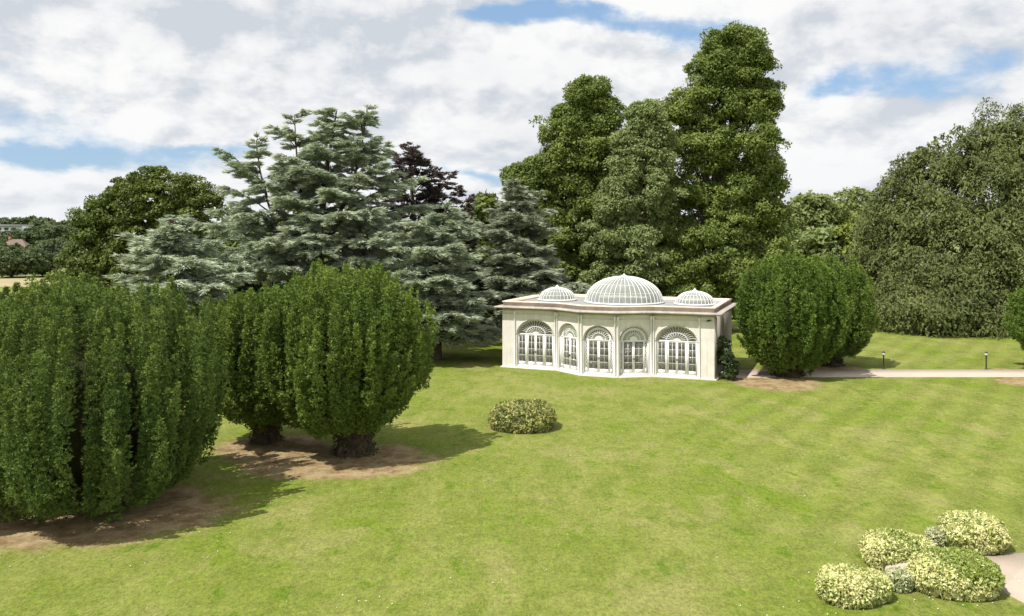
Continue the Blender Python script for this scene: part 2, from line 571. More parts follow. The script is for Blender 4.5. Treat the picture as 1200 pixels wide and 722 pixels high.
# ------------------------------------------------------------------ trees: broadleaf
def trunk_mesh(rng, h, r, ends, sides=8, flare=1.6):
    g = GM()
    z = np.array([-.15, .25, .8, h * .35, h * .7, h])
    P = np.c_[np.cumsum(rng.normal(size=6) * r * .12), np.cumsum(rng.normal(size=6) * r * .12), z]
    P[0, :2] = P[1, :2] = 0
    g.tube(P, np.array([flare, 1.25, 1.0, .85, .6, .25]) * r, sides, wob=.12, rng=rng)
    for e in ends:
        e = np.asarray(e, float)
        zs = max(.12 * h, min(e[2] * rng.uniform(.35, .65), h * .92))
        s = np.array((np.interp(zs, z, P[:, 0]), np.interp(zs, z, P[:, 1]), zs))
        L = np.linalg.norm(e - s)
        c = (s + e) / 2 + np.array((0, 0, L * .08)) + rng.normal(size=3) * L * .05
        t = np.linspace(0, 1, 5)[:, None]
        Q = (1 - t) ** 2 * s + 2 * t * (1 - t) * c + t * t * e
        rr = min(r * .45, .03 + L * .022)
        g.tube(Q, np.linspace(rr, rr * .2, 5), 4)
    return g


def lobes_px(lst, y, base):
    out = []
    for l in lst:
        px, py, rx, ry = l[:4]
        dy = l[4] if len(l) > 4 else 0.0
        c = np.array(wp(px, py, y + dy))
        c[0] -= base[0]
        c[1] -= base[1]
        k = (y + dy) / FPX
        out.append((c, np.array((rx * k, (rx * .55 + ry * .35) * k if len(l) < 6 else l[5], ry * k))))
    return out


def sub_lobes(rng, lobes, n, frac, zf=.75, drop=0.0):
    """boughs: smaller lobes set on the surface of the large ones"""
    out = []
    for c, r in lobes:
        m_ = max(4, int(n * rng.uniform(.8, 1.2)))
        d = rdir(rng, m_ * 3)
        d = d[(d[:, 1] < .45) & (d[:, 2] > -.75)][:m_]
        for q in d:
            k = frac * rng.uniform(.75, 1.3)
            p = c + q * r * rng.uniform(.60, 1.02)
            p[2] -= drop * r[2] * k
            if p[2] > r[2] * k * .5:
                out.append((p, np.array((r[0] * k, r[1] * k, r[2] * k * zf * rng.uniform(.8, 1.2)))))
    return out


def clump_points(rng, lobes, cr, fill=1.0, keep_back=0.55):
    C, D = [], []
    for li, (c, r) in enumerate(lobes):
        a, b, d = r
        area = 4 * np.pi * (((a * b) ** 1.6 + (a * d) ** 1.6 + (b * d) ** 1.6) / 3) ** (1 / 1.6)
        n = max(6, int(area / (cr * cr) * .85 * fill))
        dr = rdir(rng, n)
        dr = dr[(dr[:, 1] < .35) | (rng.random(n) < keep_back)]
        n = len(dr)
        rad = rng.uniform(.60, 1.14, n)
        rad *= 1 + .13 * lump(dr * 3, li + 5)
        p = c + dr * r * rad[:, None]
        ok = p[:, 2] > .6
        for lj, (c2, r2) in enumerate(lobes):
            if lj != li:
                if abs(c2[0] - c[0]) < r2[0] + r[0]:
                    ok &= (((p - c2) / r2) ** 2).sum(1) > .42
        C.append(p[ok])
        D.append(unit(dr[ok] / r))
    return np.concatenate(C), np.concatenate(D)


def leaf_clumps(g, rng, C, D, cr, nleaf, L, W, flat=.75, droop=0.0, tri=False):
    n = len(C)
    per = np.maximum(4, (nleaf * rng.uniform(.6, 1.35, n))).astype(int)
    idx = np.repeat(np.arange(n), per)
    m_ = len(idx)
    size = (cr * rng.uniform(.55, 1.35, n))[idx][:, None]
    d = unit(rdir(rng, m_) + D[idx] * .55 + np.array((0, 0, .25)))
    rad = rng.uniform(.35, 1.0, m_)[:, None] ** .6
    off = d * rad * size * np.array((1.1, 1.1, flat))
    if droop:
        hor = np.linalg.norm(off[:, :2], axis=1)
        off[:, 2] -= droop * hor ** 2 / size[:, 0] + droop * .35 * rng.random(m_) * size[:, 0]
    P = C[idx] + off
    N = unit(d * 1.0 + np.array((-.1, -.1, .35)) + rng.normal(size=(m_, 3)) * .36)
    T = unit(rng.normal(size=(m_, 3)) + d * .6 + np.array((0, 0, -.25 - 1.3 * droop)))
    ct = rng.uniform(0, 1, n)[idx]
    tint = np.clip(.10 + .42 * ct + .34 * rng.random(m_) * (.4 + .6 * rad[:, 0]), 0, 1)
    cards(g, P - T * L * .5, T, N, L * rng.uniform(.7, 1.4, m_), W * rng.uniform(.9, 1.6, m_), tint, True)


def broadleaf(name, label, cat, base, lobes, mat, cr, nleaf, L, W, seed, trunk_r=.5, trunk_h=None, group=None, droop=0.0, flat=.75, fill=1.0,
              core=.0, limbs=40, bark=None, keep_back=.3, boughs=0, bfrac=.45, bz=.75, bdrop=0.0, shrink=.88):
    rng = np.random.default_rng(seed)
    big = lobes
    if boughs:
        big = [(c, r * shrink) for c, r in big]
        lobes = sub_lobes(rng, big, boughs, bfrac, bz, bdrop)
    root = thing(name, label, cat, (base[0], base[1], float(ground_z(*base))), 0, group)
    C, D = clump_points(rng, lobes, cr, fill, keep_back)
    g = GM()
    leaf_clumps(g, rng, C, D, cr, nleaf, L, W, flat, droop)
    if core:
        # inner leaf clumps so that the crown closes behind its outer boughs
        C2, D2 = clump_points(rng, [(c, r * core) for c, r in big], cr * 1.25, .8)
        leaf_clumps(g, rng, C2, D2, cr * 1.3, nleaf * .7, L * 1.5, W * 1.6, flat, droop)
    g.build('crown', mat, root)
    top = max(c[2] + r[2] for c, r in lobes)
    h = trunk_h or top * .82
    pick = C[rng.choice(len(C), min(limbs, len(C)), replace=False)]
    trunk_mesh(rng, h, trunk_r, pick - D[:1] * 0).build('trunk', bark or M['bark'], root)
    return root


# ------------------------------------------------------------------ trees: cedars with flat tiered sprays
def cedar_limb(g, wood, rng, s, e, r0, sag=.10, dens=1.0, leafL=.42, leafW=.085, spread=.50, tw=1.0, bare=.22, hang=.22, down=0.0, nbr=4.6):
    s, e = np.asarray(s, float), np.asarray(e, float)
    L = np.linalg.norm(e - s)
    c = (s + e) / 2 + np.array((0, 0, L * sag))
    n = max(6, int(L / .6))
    t = np.linspace(0, 1, n)[:, None]
    Q = (1 - t) ** 2 * s + 2 * t * (1 - t) * c + t * t * e
    Q[1:-1] += rng.normal(size=(n - 2, 3)) * .05 * np.array((1, 1, .5))
    wood.tube(Q, np.linspace(r0, .02, n), 5)
    # branchlets on both sides, in the plane of the tier
    nb = int(L * nbr * dens)
    u = np.sort(rng.uniform(bare, 1.0, nb))
    f = u * (n - 1)
    i = np.clip(f.astype(int), 0, n - 2)
    ff = (f - i)[:, None]
    P0 = Q[i] * (1 - ff) + Q[i + 1] * ff
    D = unit(Q[i + 1] - Q[i])
    H = unit(D * np.array((1, 1, .25)))
    S = unit(np.cross(H, np.array((0, 0, 1.0))))
    side = np.where(rng.random(nb) < .5, -1.0, 1.0)[:, None]
    ang = rng.uniform(.35, 1.25, nb)[:, None]
    B = unit(H * np.cos(ang) + S * side * np.sin(ang) + np.array((0, 0, 1.0)) * rng.normal(size=(nb, 1)) * .10)
    l2 = (L * spread * (1.03 - u) ** .75 * rng.uniform(.45, 1.15, nb) + .35)
    # twigs along each branchlet carry the needles
    k = np.maximum(4, (l2 * 70.0 * tw).astype(int))
    ix = np.repeat(np.arange(nb), k)
    v = rng.uniform(.08, 1.0, len(ix))
    P = P0[ix] + B[ix] * (v * l2[ix])[:, None]
    P[:, 2] -= hang * (v ** 1.6 if hang > .5 else v ** 2) * l2[ix] * rng.uniform(.4, 1.4, nb)[ix]
    P += rng.normal(size=P.shape) * np.array((.08, .08, .055))
    sd = np.where(rng.random(len(ix)) < .5, -1.0, 1.0)[:, None]
    BS = unit(np.cross(B[ix], np.array((0, 0, 1.0))))
    a2 = rng.uniform(0, .8, len(ix))[:, None]
    T = unit(B[ix] * np.cos(a2) + BS * sd * np.sin(a2) + np.array((0, 0, 1.0)) * rng.normal(-.02 - down, .16 + .25 * down, (len(ix), 1)))
    N = unit(np.array((-.1, -.25, .8)) + rng.normal(size=P.shape) * .7)
    bt = rng.random(nb)[ix]
    tint = np.clip(.1 + .35 * bt + .35 * rng.random(len(ix)) + .25 * (v - .4), 0, 1)
    cards(g, P, T, N, leafL * rng.uniform(.6, 1.4, len(ix)), leafW * rng.uniform(.7, 1.3, len(ix)), tint, True)


def cedar(name, label, base, y, trunk_px, tips, top, mat, seed, trunk_r, nrand=40, rad=6.0, dens=1.0, group='blue cedars', zmin=2.2, leaders=(), leafL=.42, leafW=.085, sag=.10):
    rng = np.random.default_rng(seed)
    root = thing(name, label, 'tree', (base[0], base[1], 0), 0, group)
    g, w = GM(), GM()
    b = np.array((base[0], base[1], 0.0))
    topz = wp(*top, y)[2]
    tx = wp(top[0], top[1], y)[0] - base[0]
    n = 10
    zz = np.linspace(-.2, topz, n)
    P = np.c_[tx * np.clip(zz / topz, 0, 1) ** 2.5, np.zeros(n), zz]
    w.tube(P, np.linspace(trunk_r, .04, n), 9, wob=.08, rng=rng)
    lead = []
    for (lx, ly, dy, zf) in leaders:          # extra leaders leaving the trunk low and rising
        e = np.array(wp(lx, ly, y + dy)) - b
        s = np.array((np.interp(e[2] * zf, zz, P[:, 0]), 0, e[2] * zf))
        t = np.linspace(0, 1, 7)[:, None]
        c = np.array((e[0] * .85, e[1] * .85, s[2] + (e[2] - s[2]) * .35))
        Q = (1 - t) ** 2 * s + 2 * t * (1 - t) * c + t * t * e
        w.tube(Q, np.linspace(trunk_r * .42, .03, 7), 6)
        lead.append(Q)
    axes = [P] + lead

    def attach(e, rise):
        best, bd = None, 1e9
        for A in axes:
            z = e[2] - rise
            if z > A[-1, 2] + .1 or z < A[0, 2]:
                continue
            p = np.array([np.interp(z, A[:, 2], A[:, k]) for k in (0, 1)] + [z])
            d = np.hypot(*(p - e)[:2])
            if d < bd:
                best, bd = p, d
        if best is None:
            z = max(.8, min(e[2] - rise, topz * .96))
            best = np.array([np.interp(z, P[:, 2], P[:, k]) for k in (0, 1)] + [z])
        return best
    for tp in tips:
        e = np.array(wp(tp[0], tp[1], y + tp[2])) - b
        d = np.hypot(e[0], e[1])
        up = .10 + .42 * np.clip(e[2] / topz, 0, 1) ** 2
        s = attach(e, d * up * rng.uniform(.7, 1.2))
        cedar_limb(g, w, rng, s, e, .03 + .009 * np.linalg.norm(e - s), sag, dens, leafL, leafW)
    for k in range(nrand):                     # limbs all round, shorter upward
        z = zmin + (topz - zmin) * rng.random() ** 1.15
        az = k * 2.39996 + rng.normal() * .3
        l = rad * (1 - (z / topz) ** 1.6 * .78) * rng.uniform(.65, 1.05)
        e = np.array((math.cos(az) * l + np.interp(z, zz, P[:, 0]), math.sin(az) * l, z))
        s = attach(e, l * (.08 + .35 * (z / topz) ** 2))
        cedar_limb(g, w, rng, s, e, .03 + .009 * l, sag, dens * .9, leafL, leafW)
    for Q in lead + [P[4:]]:                   # short limbs round the upper leaders
        for k in range(24):
            u = rng.uniform(.35, 1.0)
            s = np.array([np.interp(u, np.linspace(0, 1, len(Q)), Q[:, c_]) for c_ in range(3)])
            az = rng.uniform(0, 6.28)
            l = (.6 + 2.6 * (1 - u)) * rng.uniform(.7, 1.2)
            cedar_limb(g, w, rng, s, s + np.array((math.cos(az) * l, math.sin(az) * l, l * rng.uniform(.3, .9))), .03, sag, dens * 1.5, leafL, leafW, .55, 1.0, .05)
    g.build('crown', mat, root)
    w.build('trunk', M['bark'], root)
    return root


# ------------------------------------------------------------------ trees: Irish yews, bundles of upright plumes
YPROF = [(.26, .10), (.56, .145), (.84, .225), (.97, .34), (1.0, .47), (.985, .62), (.92, .76), (.78, .87), (.54, .95), (.28, .988), (.0, 1.0)]


def yew(name, label, base, Rr, H, seed, ncol, tuft_a, nleaf, L, W, mat, z0=.9, trunk_r=.6, trunk_h=1.2, colr=.20, prof=YPROF, group='upright yews', lift=None,
        limbs=26, squash=1.0, lean_low=.75, col_len=(2.2, 4.4), off=(0, 0), lumps=.07, follow=.75):
    rng = np.random.default_rng(seed)
    root = thing(name, label, 'tree', (base[0], base[1], 0), rng.uniform(0, 6.28) * 0, group)
    pr = np.array(prof, float)
    pr = np.c_[pr[:, 0] * Rr, z0 + (pr[:, 1] - pr[0, 1]) / (1 - pr[0, 1]) * (H - z0)]
    t = np.linspace(0, 1, 400) * (len(pr) - 1)
    i = np.clip(t.astype(int), 0, len(pr) - 2)
    f = (t - i)[:, None]
    fine = pr[i] * (1 - f) + pr[i + 1] * f
    seg = np.linalg.norm(np.diff(fine, axis=0), axis=1)
    wgt = seg * (fine[:-1, 0] + .15)
    cdf = np.cumsum(wgt) / wgt.sum()
    pick = np.searchsorted(cdf, (np.arange(ncol) + rng.random(ncol)) / ncol)
    pick = np.clip(pick, 0, 398)
    th = np.arange(ncol) * 2.399963 + rng.normal(size=ncol) * .25
    far = (np.sin(th) > .35) & (fine[pick, 1] < H * .8) & (rng.random(ncol) < .75)     # the side that faces away is thinner
    pick, th = pick[~far], th[~far]
    ncol = len(th)
    rr, zz = fine[pick, 0], fine[pick, 1]
    k = 1 + lumps * (np.sin(3 * th + seed) + .6 * np.sin(5 * th + 2.0 * seed + zz) + .6 * np.sin(9 * th + 1.3 * seed))
    rr = rr * k * rng.uniform(.88, 1.02, ncol)
    zz = zz + rng.uniform(-.45, .38, ncol) + .18 * np.sin(4 * th + seed * 1.7) * np.clip(zz / H, 0, 1)
    if lift is not None:                       # the lower hem is not level
        zz = zz + np.clip(1 - zz / H, 0, 1) * lift(th)
    # on the flanks the plumes stand side by side in ropes with dark seams between them
    ns = max(12, int(round(2 * np.pi * Rr / (3.75 * colr))))
    rope = np.round(th / (2 * np.pi) * ns).astype(int) % ns
    ra = (np.arange(ns) + rng.uniform(-.22, .22, ns)) / ns * 2 * np.pi
    rk = rng.uniform(.84, 1.04, ns)
    flank = rr > .62 * Rr
    th = np.where(flank, ra[rope] + .022 * np.sin(zz * 1.7 + rope * 2.1) + rng.normal(size=ncol) * .012, th)
    rr = np.where(flank, rr * rk[rope], rr)
    out = np.c_[np.cos(th), np.sin(th) * squash, np.zeros(ncol)]
    tip = out * rr[:, None] + np.c_[np.full(ncol, off[0]), np.full(ncol, off[1]), zz]
    out = unit(out)
    low = np.clip((.42 - (zz - z0) / (H - z0)) / .42, 0, 1)
    lean = .08 + .08 * rng.random(ncol) + lean_low * low
    Dn = unit(np.c_[-out[:, :2] * lean[:, None], -np.ones(ncol)] * np.array((1, 1, 1.0)))
    Dn = unit(Dn + np.c_[rng.normal(size=(ncol, 2)) * .06, np.zeros(ncol)])
    ln = rng.uniform(*col_len, ncol) * (1 - .72 * low)
    ln = np.minimum(ln, np.maximum(.5, (zz - z0 * .75) / np.abs(Dn[:, 2])))
    # a plume never hangs outside the crown: its foot follows the vase shape down to the trunk
    top_i = int(np.argmax(pr[:, 0]))
    zb = zz - ln
    rb = np.interp(zb, pr[:top_i + 1, 1], pr[:top_i + 1, 0]) * k * .92
    rt = np.hypot(tip[:, 0] - off[0], tip[:, 1] - off[1])
    rb = np.minimum(rb, rt * .97) * follow + rt * .97 * (1 - follow)
    use = rr > .5 * Rr
    Dn = np.where(use[:, None], unit(np.c_[out[:, :2] * (rb - rt)[:, None], -ln]), Dn)
    r0 = colr * rng.uniform(.75, 1.3, ncol) * (1 + .45 * low)
    tang = np.c_[-out[:, 1], out[:, 0], np.zeros(ncol)]
    g = GM()

    ph0 = rng.uniform(0, 6.28, ncol)

    def crad(s, l, r, p0):
        u = s / l
        return r * np.clip((s / .95), .05, 1) ** .62 * (1 - .25 * np.clip(u - .6, 0, 1)) * (1 + .20 * np.sin(s * 11.0 + p0) + .16 * np.sin(s * 5.3 + 2.3 * p0))
    # tufts
    nt = np.maximum(6, (ln * 2 * np.pi * r0 / tuft_a)).astype(int)
    ix = np.repeat(np.arange(ncol), nt)
    m_ = len(ix)
    s = rng.uniform(0, 1, m_) ** 1.15 * ln[ix]
    ph = rng.normal(0, 1.4, m_)
    rd = out[ix] * np.cos(ph)[:, None] + tang[ix] * np.sin(ph)[:, None]
    TP = tip[ix] + Dn[ix] * s[:, None] + rd * (crad(s, ln[ix], r0[ix], ph0[ix]) * rng.uniform(.45, 1.25, m_))[:, None]
    tn = rng.random(m_)
    iy = np.repeat(np.arange(m_), nleaf)
    n = len(iy)
    d = unit(rd[iy] * .7 + np.array((0, 0, .75)) + rng.normal(size=(n, 3)) * .60)
    P = TP[iy] + d * (L * .35)
    N = unit(rd[iy] + d * .5 + rng.normal(size=(n, 3)) * .35 + np.array((0, 0, .35)))
    col_t = rng.random(ncol)
    young = np.clip(1 - s / .9, 0, 1)[iy]
    tint = np.clip(.08 + .26 * col_t[ix][iy] + .26 * tn[iy] + .22 * rng.random(n) + .30 * young, 0, 1)
    cards(g, P, d, N, L * rng.uniform(.7, 1.35, n), W * rng.uniform(.7, 1.3, n), tint, tri=True)
    crown = g.build('crown', mat, root)
    # dense twig mass inside the bundle
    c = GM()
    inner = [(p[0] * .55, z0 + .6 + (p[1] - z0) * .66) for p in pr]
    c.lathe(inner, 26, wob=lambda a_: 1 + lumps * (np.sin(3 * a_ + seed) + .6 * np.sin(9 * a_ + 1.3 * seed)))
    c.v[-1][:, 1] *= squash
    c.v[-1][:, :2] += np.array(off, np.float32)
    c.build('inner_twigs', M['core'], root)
    # fluted trunk and the limbs that fan out of it
    w = GM()
    zt = np.array([-.15, .1, .45, trunk_h * .8, trunk_h * 1.35])
    fl = np.array([1.35, 1.12, .95, 1.02, 1.25]) * trunk_r
    aa = np.arange(22) / 22 * 2 * np.pi
    wob_ = 1 + .10 * np.sin(5 * aa + seed) + .07 * np.sin(9 * aa) + rng.uniform(-.05, .05, 22)
    Vt = np.stack([fl[:, None] * (np.cos(aa) * wob_)[None], fl[:, None] * (np.sin(aa) * wob_)[None], np.repeat(zt[:, None], 22, 1)], -1)
    i = np.arange(4)[:, None] * 22
    j = np.arange(22)[None]
    w.add(Vt.reshape(-1, 3), np.stack([i + j, i + (j + 1) % 22, i + 22 + (j + 1) % 22, i + 22 + j], -1).reshape(-1, 4))
    for b in range(limbs):
        az = b * 2.39996
        ez = H * rng.uniform(.3, .5)
        e = np.array((math.cos(az), math.sin(az), 0)) * np.interp(ez, pr[:6, 1], pr[:6, 0]) * rng.uniform(.45, .72)
        e[:2] += np.array(off)
        e[2] = ez
        s_ = np.array((math.cos(az), math.sin(az), 0)) * trunk_r * .8
        s_[2] = trunk_h * rng.uniform(.65, 1.2)
        cc = (s_ + e) / 2 + np.array((math.cos(az), math.sin(az), 0)) * Rr * .06 - np.array((0, 0, .12))
        tt = np.linspace(0, 1, 7)[:, None]
        Q = (1 - tt) ** 2 * s_ + 2 * tt * (1 - tt) * cc + tt * tt * e
        w.tube(Q, np.linspace(.14 * trunk_r / .6, .035, 7) * rng.uniform(.7, 1.3), 5)
    w.build('trunk', M['yew_bark'], root)
    # ivy and side shoots on the trunk
    n = int(900 * trunk_r * trunk_h / L * .14)
    a_ = rng.uniform(0, 6.28, n)
    z_ = rng.uniform(0, trunk_h * 1.45, n)
    keep = lump(np.c_[np.cos(a_) * 2, np.sin(a_) * 2, z_ * 2], seed) > rng.uniform(-.9, .5, n)
    a_, z_ = a_[keep], z_[keep]
    o_ = np.c_[np.cos(a_), np.sin(a_), 0 * a_]
    P = o_ * (np.interp(z_, zt, fl) * 1.08 + rng.uniform(0, .12, len(a_)))[:, None]
    P[:, 2] = z_
    iv = GM()
    cards(iv, P, o_ + rng.normal(size=P.shape) * .8, o_ + rng.normal(size=P.shape) * .5, L * 1.1, W * 1.3, rng.random(len(a_)), True)
    iv.build('ivy', M['ivy'], root)
    return root


# ---- the yews
def place_yews():
    b = gp(100, 588)
    yew('yew_tree', 'largest upright yew whose dense dark plumes reach down to a ring of bare earth', b, 5.15, 7.95, 11, 840, .027, 7, .090, .050, M['yew_dark'],
        z0=.45, follow=.45, lumps=.09, trunk_r=.8, trunk_h=.9, colr=.165, prof=[(.30, .10), (.60, .13), (.82, .20), (.95, .32), (1.0, .48), (.985, .64), (.93, .78), (.80, .89), (.54, .965), (.28, .99), (.0, 1.0)],
        lean_low=.45, lift=lambda th: .28 * np.sin(4 * th + 1.0) + .18 * np.sin(9 * th))
    b = gp(20, 560)
    yew('yew_tree', 'upright yew with spiky tips rising just behind the largest yew', (b[0] - 1.2, b[1] + 5.5), 3.6, 7.75, 12, 330, .050, 6, .13, .070, M['yew'],
        z0=.5, trunk_r=.6, trunk_h=.9, colr=.17, col_len=(2.4, 4.4))
    b = gp(415, 530)
    yew('yew_tree', 'dome-shaped yew with a thick fluted trunk and bare lower limbs showing', b, 4.0, 8.25, 13, 680, .036, 6, .110, .060, M['yew'], off=(-.45, 0),
        z0=1.55, trunk_r=.78, trunk_h=1.35, colr=.165, lift=lambda th: .5 * np.clip(np.cos(th - .25), -1, 1) + .60 * np.sin(5 * th + 2.0) + .4 * np.sin(11 * th) + 1.0 * np.clip(np.cos(th - 3.95), 0, 1) ** 2, lean_low=1.0, limbs=34)
    b = gp(322, 517)
    yew('yew_tree', 'yew partly hidden behind the dome-shaped yew, leaning limbs over bare earth', (b[0] - .4, b[1]), 3.35, 7.1, 14, 500, .044, 6, .125, .068, M['yew'],
        z0=1.4, trunk_r=.6, trunk_h=1.0, colr=.18, lift=lambda th: .9 * np.clip(np.cos(th - 3.3), -.3, 1) + .3 * np.sin(5 * th), lean_low=.95)
    b = gp(924, 440)
    yew('yew_tree', 'yew with a wide trunk standing at the corner of the orangery', b, 3.75, 8.2, 15, 600, .058, 6, .145, .080, M['yew_light'],
        z0=.95, trunk_r=.85, trunk_h=1.2, colr=.20, lift=lambda th: .5 * np.sin(3 * th + .6), lean_low=1.0, lumps=.11, prof=[(.28, .10), (.50, .15), (.78, .25), (.93, .38), (1.0, .52), (.98, .68), (.88, .82), (.70, .91), (.45, .97), (.2, 1.0), (.0, 1.0)])
    b = gp(963, 429.5)
    yew('yew_tree', 'smaller yew close behind the one at the orangery corner, beside the gravel path', (b[0] + .9, b[1] + .6), 3.0, 7.9, 16, 380, .066, 6, .16, .085, M['yew'],
        z0=1.1, trunk_r=.7, trunk_h=1.1, colr=.20, lean_low=1.0)
    b = gp(1255, 433)
    yew('yew_tree', 'round-headed yew beside the far end of the path, past the second bollard lamp', b, 4.5, 7.3, 17, 360, .075, 6, .17, .09, M['yew_light'],
        z0=1.3, trunk_r=.6, trunk_h=1.1, colr=.30, lean_low=1.0, prof=[(.30, .10), (.70, .15), (.95, .30), (1.0, .45), (.95, .60), (.82, .75), (.6, .88), (.35, .96), (.0, 1.0)])


# ---- lime trees and the others
def place_trees():
    y = 86.0
    base = (wp(848, 400, y)[0], y)
    broadleaf('lime_tree', 'tallest lime tree with a towering knobbly crown behind the orangery', 'tree', base,
              lobes_px([(862, 54, 33, 22), (842, 82, 32, 26), (876, 84, 28, 28), (836, 112, 32, 24), (862, 128, 44, 36), (888, 118, 20, 24), (802, 128, 22, 22), (818, 165, 36, 34), (862, 180, 50, 44), (893, 205, 26, 40),
                        (800, 226, 44, 44), (850, 240, 52, 46), (892, 258, 28, 44), (780, 270, 48, 38), (838, 300, 56, 42, -2), (895, 310, 26, 40), (760, 318, 55, 36, -2), (800, 345, 70, 35, -1), (862, 350, 52, 40)], y, base),
              M['lime'], .92, 165, .25, .155, 21, .65, group='tall limes behind the orangery', core=.50, fill=.62, boughs=17, bfrac=.33)
    y = 85.0
    base = (wp(680, 400, y)[0], y)
    broadleaf('lime_tree', 'narrower lime tree with a rounded top, standing between the cedar and the tallest lime', 'tree', base,
              lobes_px([(690, 112, 22, 20), (676, 128, 28, 26), (702, 140, 26, 28), (664, 160, 32, 30), (696, 178, 30, 32), (652, 196, 28, 30), (682, 220, 36, 34), (634, 204, 14, 16), (612, 212, 18, 16), (640, 240, 30, 32),
                        (690, 262, 32, 36), (658, 285, 38, 36), (625, 270, 26, 32), (690, 318, 36, 36), (640, 330, 44, 34), (670, 360, 60, 30)], y, base),
              M['lime'], .90, 165, .25, .155, 22, .55, group='tall limes behind the orangery', core=.50, fill=.62, boughs=17, bfrac=.33)
    y = 82.0
    base = (wp(745, 400, y)[0], y)
    broadleaf('lime_tree', 'shorter pale green lime filling the gap between the two taller limes', 'tree', base,
              lobes_px([(756, 138, 19, 18), (768, 160, 18, 18), (740, 172, 18, 20), (758, 186, 28, 26), (730, 205, 24, 28), (760, 226, 32, 30), (722, 240, 26, 30), (748, 268, 36, 34), (715, 285, 28, 34), (740, 312, 44, 34), (715, 340, 40, 28)], y, base),
              M['lime_pale'], .82, 170, .24, .14, 23, .45, group='tall limes behind the orangery', core=.50, fill=.62, boughs=17, bfrac=.33)
    y = 80.0
    base = (wp(175, 420, y)[0], y)
    broadleaf('oak_tree', 'dark green oak with a broken open crown beside the distant meadow', 'tree', base,
              lobes_px([(110, 258, 20, 12), (125, 238, 20, 14), (150, 226, 24, 16), (185, 216, 26, 14), (212, 224, 26, 16), (236, 238, 20, 16), (140, 256, 28, 18), (180, 250, 34, 20), (220, 262, 30, 20), (120, 282, 28, 18),
                        (165, 285, 34, 22), (205, 295, 36, 24), (96, 306, 24, 18), (130, 312, 34, 20), (180, 325, 46, 22), (90, 330, 26, 20), (130, 345, 40, 22)], y, base),
              M['oak'], .80, 150, .25, .16, 24, .5, core=.3, fill=.72)
    y = 97.0
    base = (wp(1180, 380, y)[0], y)
    blobes = lobes_px([(1185, 160, 60, 34, -2), (1130, 182, 48, 32, -3), (1228, 175, 60, 40), (1088, 205, 42, 34, -3), (1160, 215, 60, 44, -6), (1060, 232, 38, 32, -2), (1220, 235, 60, 50, -8), (1045, 270, 40, 36, -3), (1100, 262, 55, 40, -7),
                        (1170, 280, 60, 44, -11), (1030, 305, 34, 34, -4), (1075, 318, 48, 36, -9), (1130, 330, 50, 36, -13), (1200, 335, 55, 44, -13), (1020, 340, 28, 30, -5), (1060, 358, 40, 26, -12), (1105, 362, 46, 28, -15), (1160, 366, 40, 26, -14),
                        (1225, 360, 50, 34, -12), (1290, 250, 90, 90), (1300, 340, 90, 60)], y, base)
    wb = broadleaf('weeping_beech', 'huge spreading beech with drooping olive foliage that sweeps down to the lawn', 'tree', base,
              blobes,
M['beech'], 1.3, 95, .34, .13, 25, 1.0, droop=.7, flat=.7, core=.86, fill=.6, boughs=10, bfrac=.44, bz=.85, bdrop=.2, limbs=30, shrink=.88)
    # long boughs that arch out of the crown and let their leafy ends hang
    rng = np.random.default_rng(26)
    g, w = GM(), GM()
    for c, r in blobes:
        n = int(np.clip(r[0] * r[2] * .42, 5, 14)) if c[0] < 14 else 4
        d = rdir(rng, n * 4)
        d = d[(d[:, 1] < .3) & (d[:, 2] > -.55)][:n]
        for q in d:
            e = c + q * r * rng.uniform(.88, 1.04)
            e[2] = max(e[2], 1.2)
            st = c + (e - c) * .15 + np.array((-c[0] * .18, -c[1] * .18, .8))
            cedar_limb(g, w, rng, st, e, .08, .24, 1.0, .30, .125, .42, .36, .30, 1.0, .9, 5.2)
    g.build('outer_boughs', M['beech'], wb)
    w.build('limbs', M['bark'], wb)
    y = 84.0
    base = (wp(492, 400, y)[0], y)
    rng = np.random.default_rng(31)
    root = thing('purple_beech', 'dark purple-leaved tree with a feathery pointed top among the cedars', 'tree', (base[0], base[1], 0))
    g, w = GM(), GM()
    ztop = wp(478, 166, y)[2]
    xt = wp(478, 166, y)[0] - base[0]
    w.tube(np.array([(0, 0, -.2), (0, 0, 4), (xt * .5, 0, ztop * .6), (xt, 0, ztop)]), [.5, .42, .25, .04], 8)
    tips = [(478, 166), (466, 180), (486, 176), (496, 184), (508, 192), (518, 200), (530, 210), (540, 219), (549, 232), (458, 200), (455, 225), (548, 250), (535, 240), (500, 200), (515, 220), (480, 200), (490, 230), (470, 240), (525, 255), (500, 260),
            (555, 275), (540, 290), (470, 280), (510, 300), (550, 320), (520, 340), (480, 330)]
    for tp in tips * 2:
        e = np.array(wp(tp[0] + rng.normal() * 3, tp[1] + rng.normal() * 3, y + rng.normal() * 2.2)) - np.array((base[0], base[1], 0))
        s = np.array((xt * .4, 0, max(2.5, e[2] - 1.2 - abs(e[0]) * .9)))
        cedar_limb(g, w, rng, s, e, .08, -.02, 1.1, .30, .16, .34, .75, .1)
    g.build('crown', M['purple'], root)
    w.build('trunk', M['bark'], root)

    # cedars
    y = 70.0
    base = (wp(372, 420, y)[0], y)
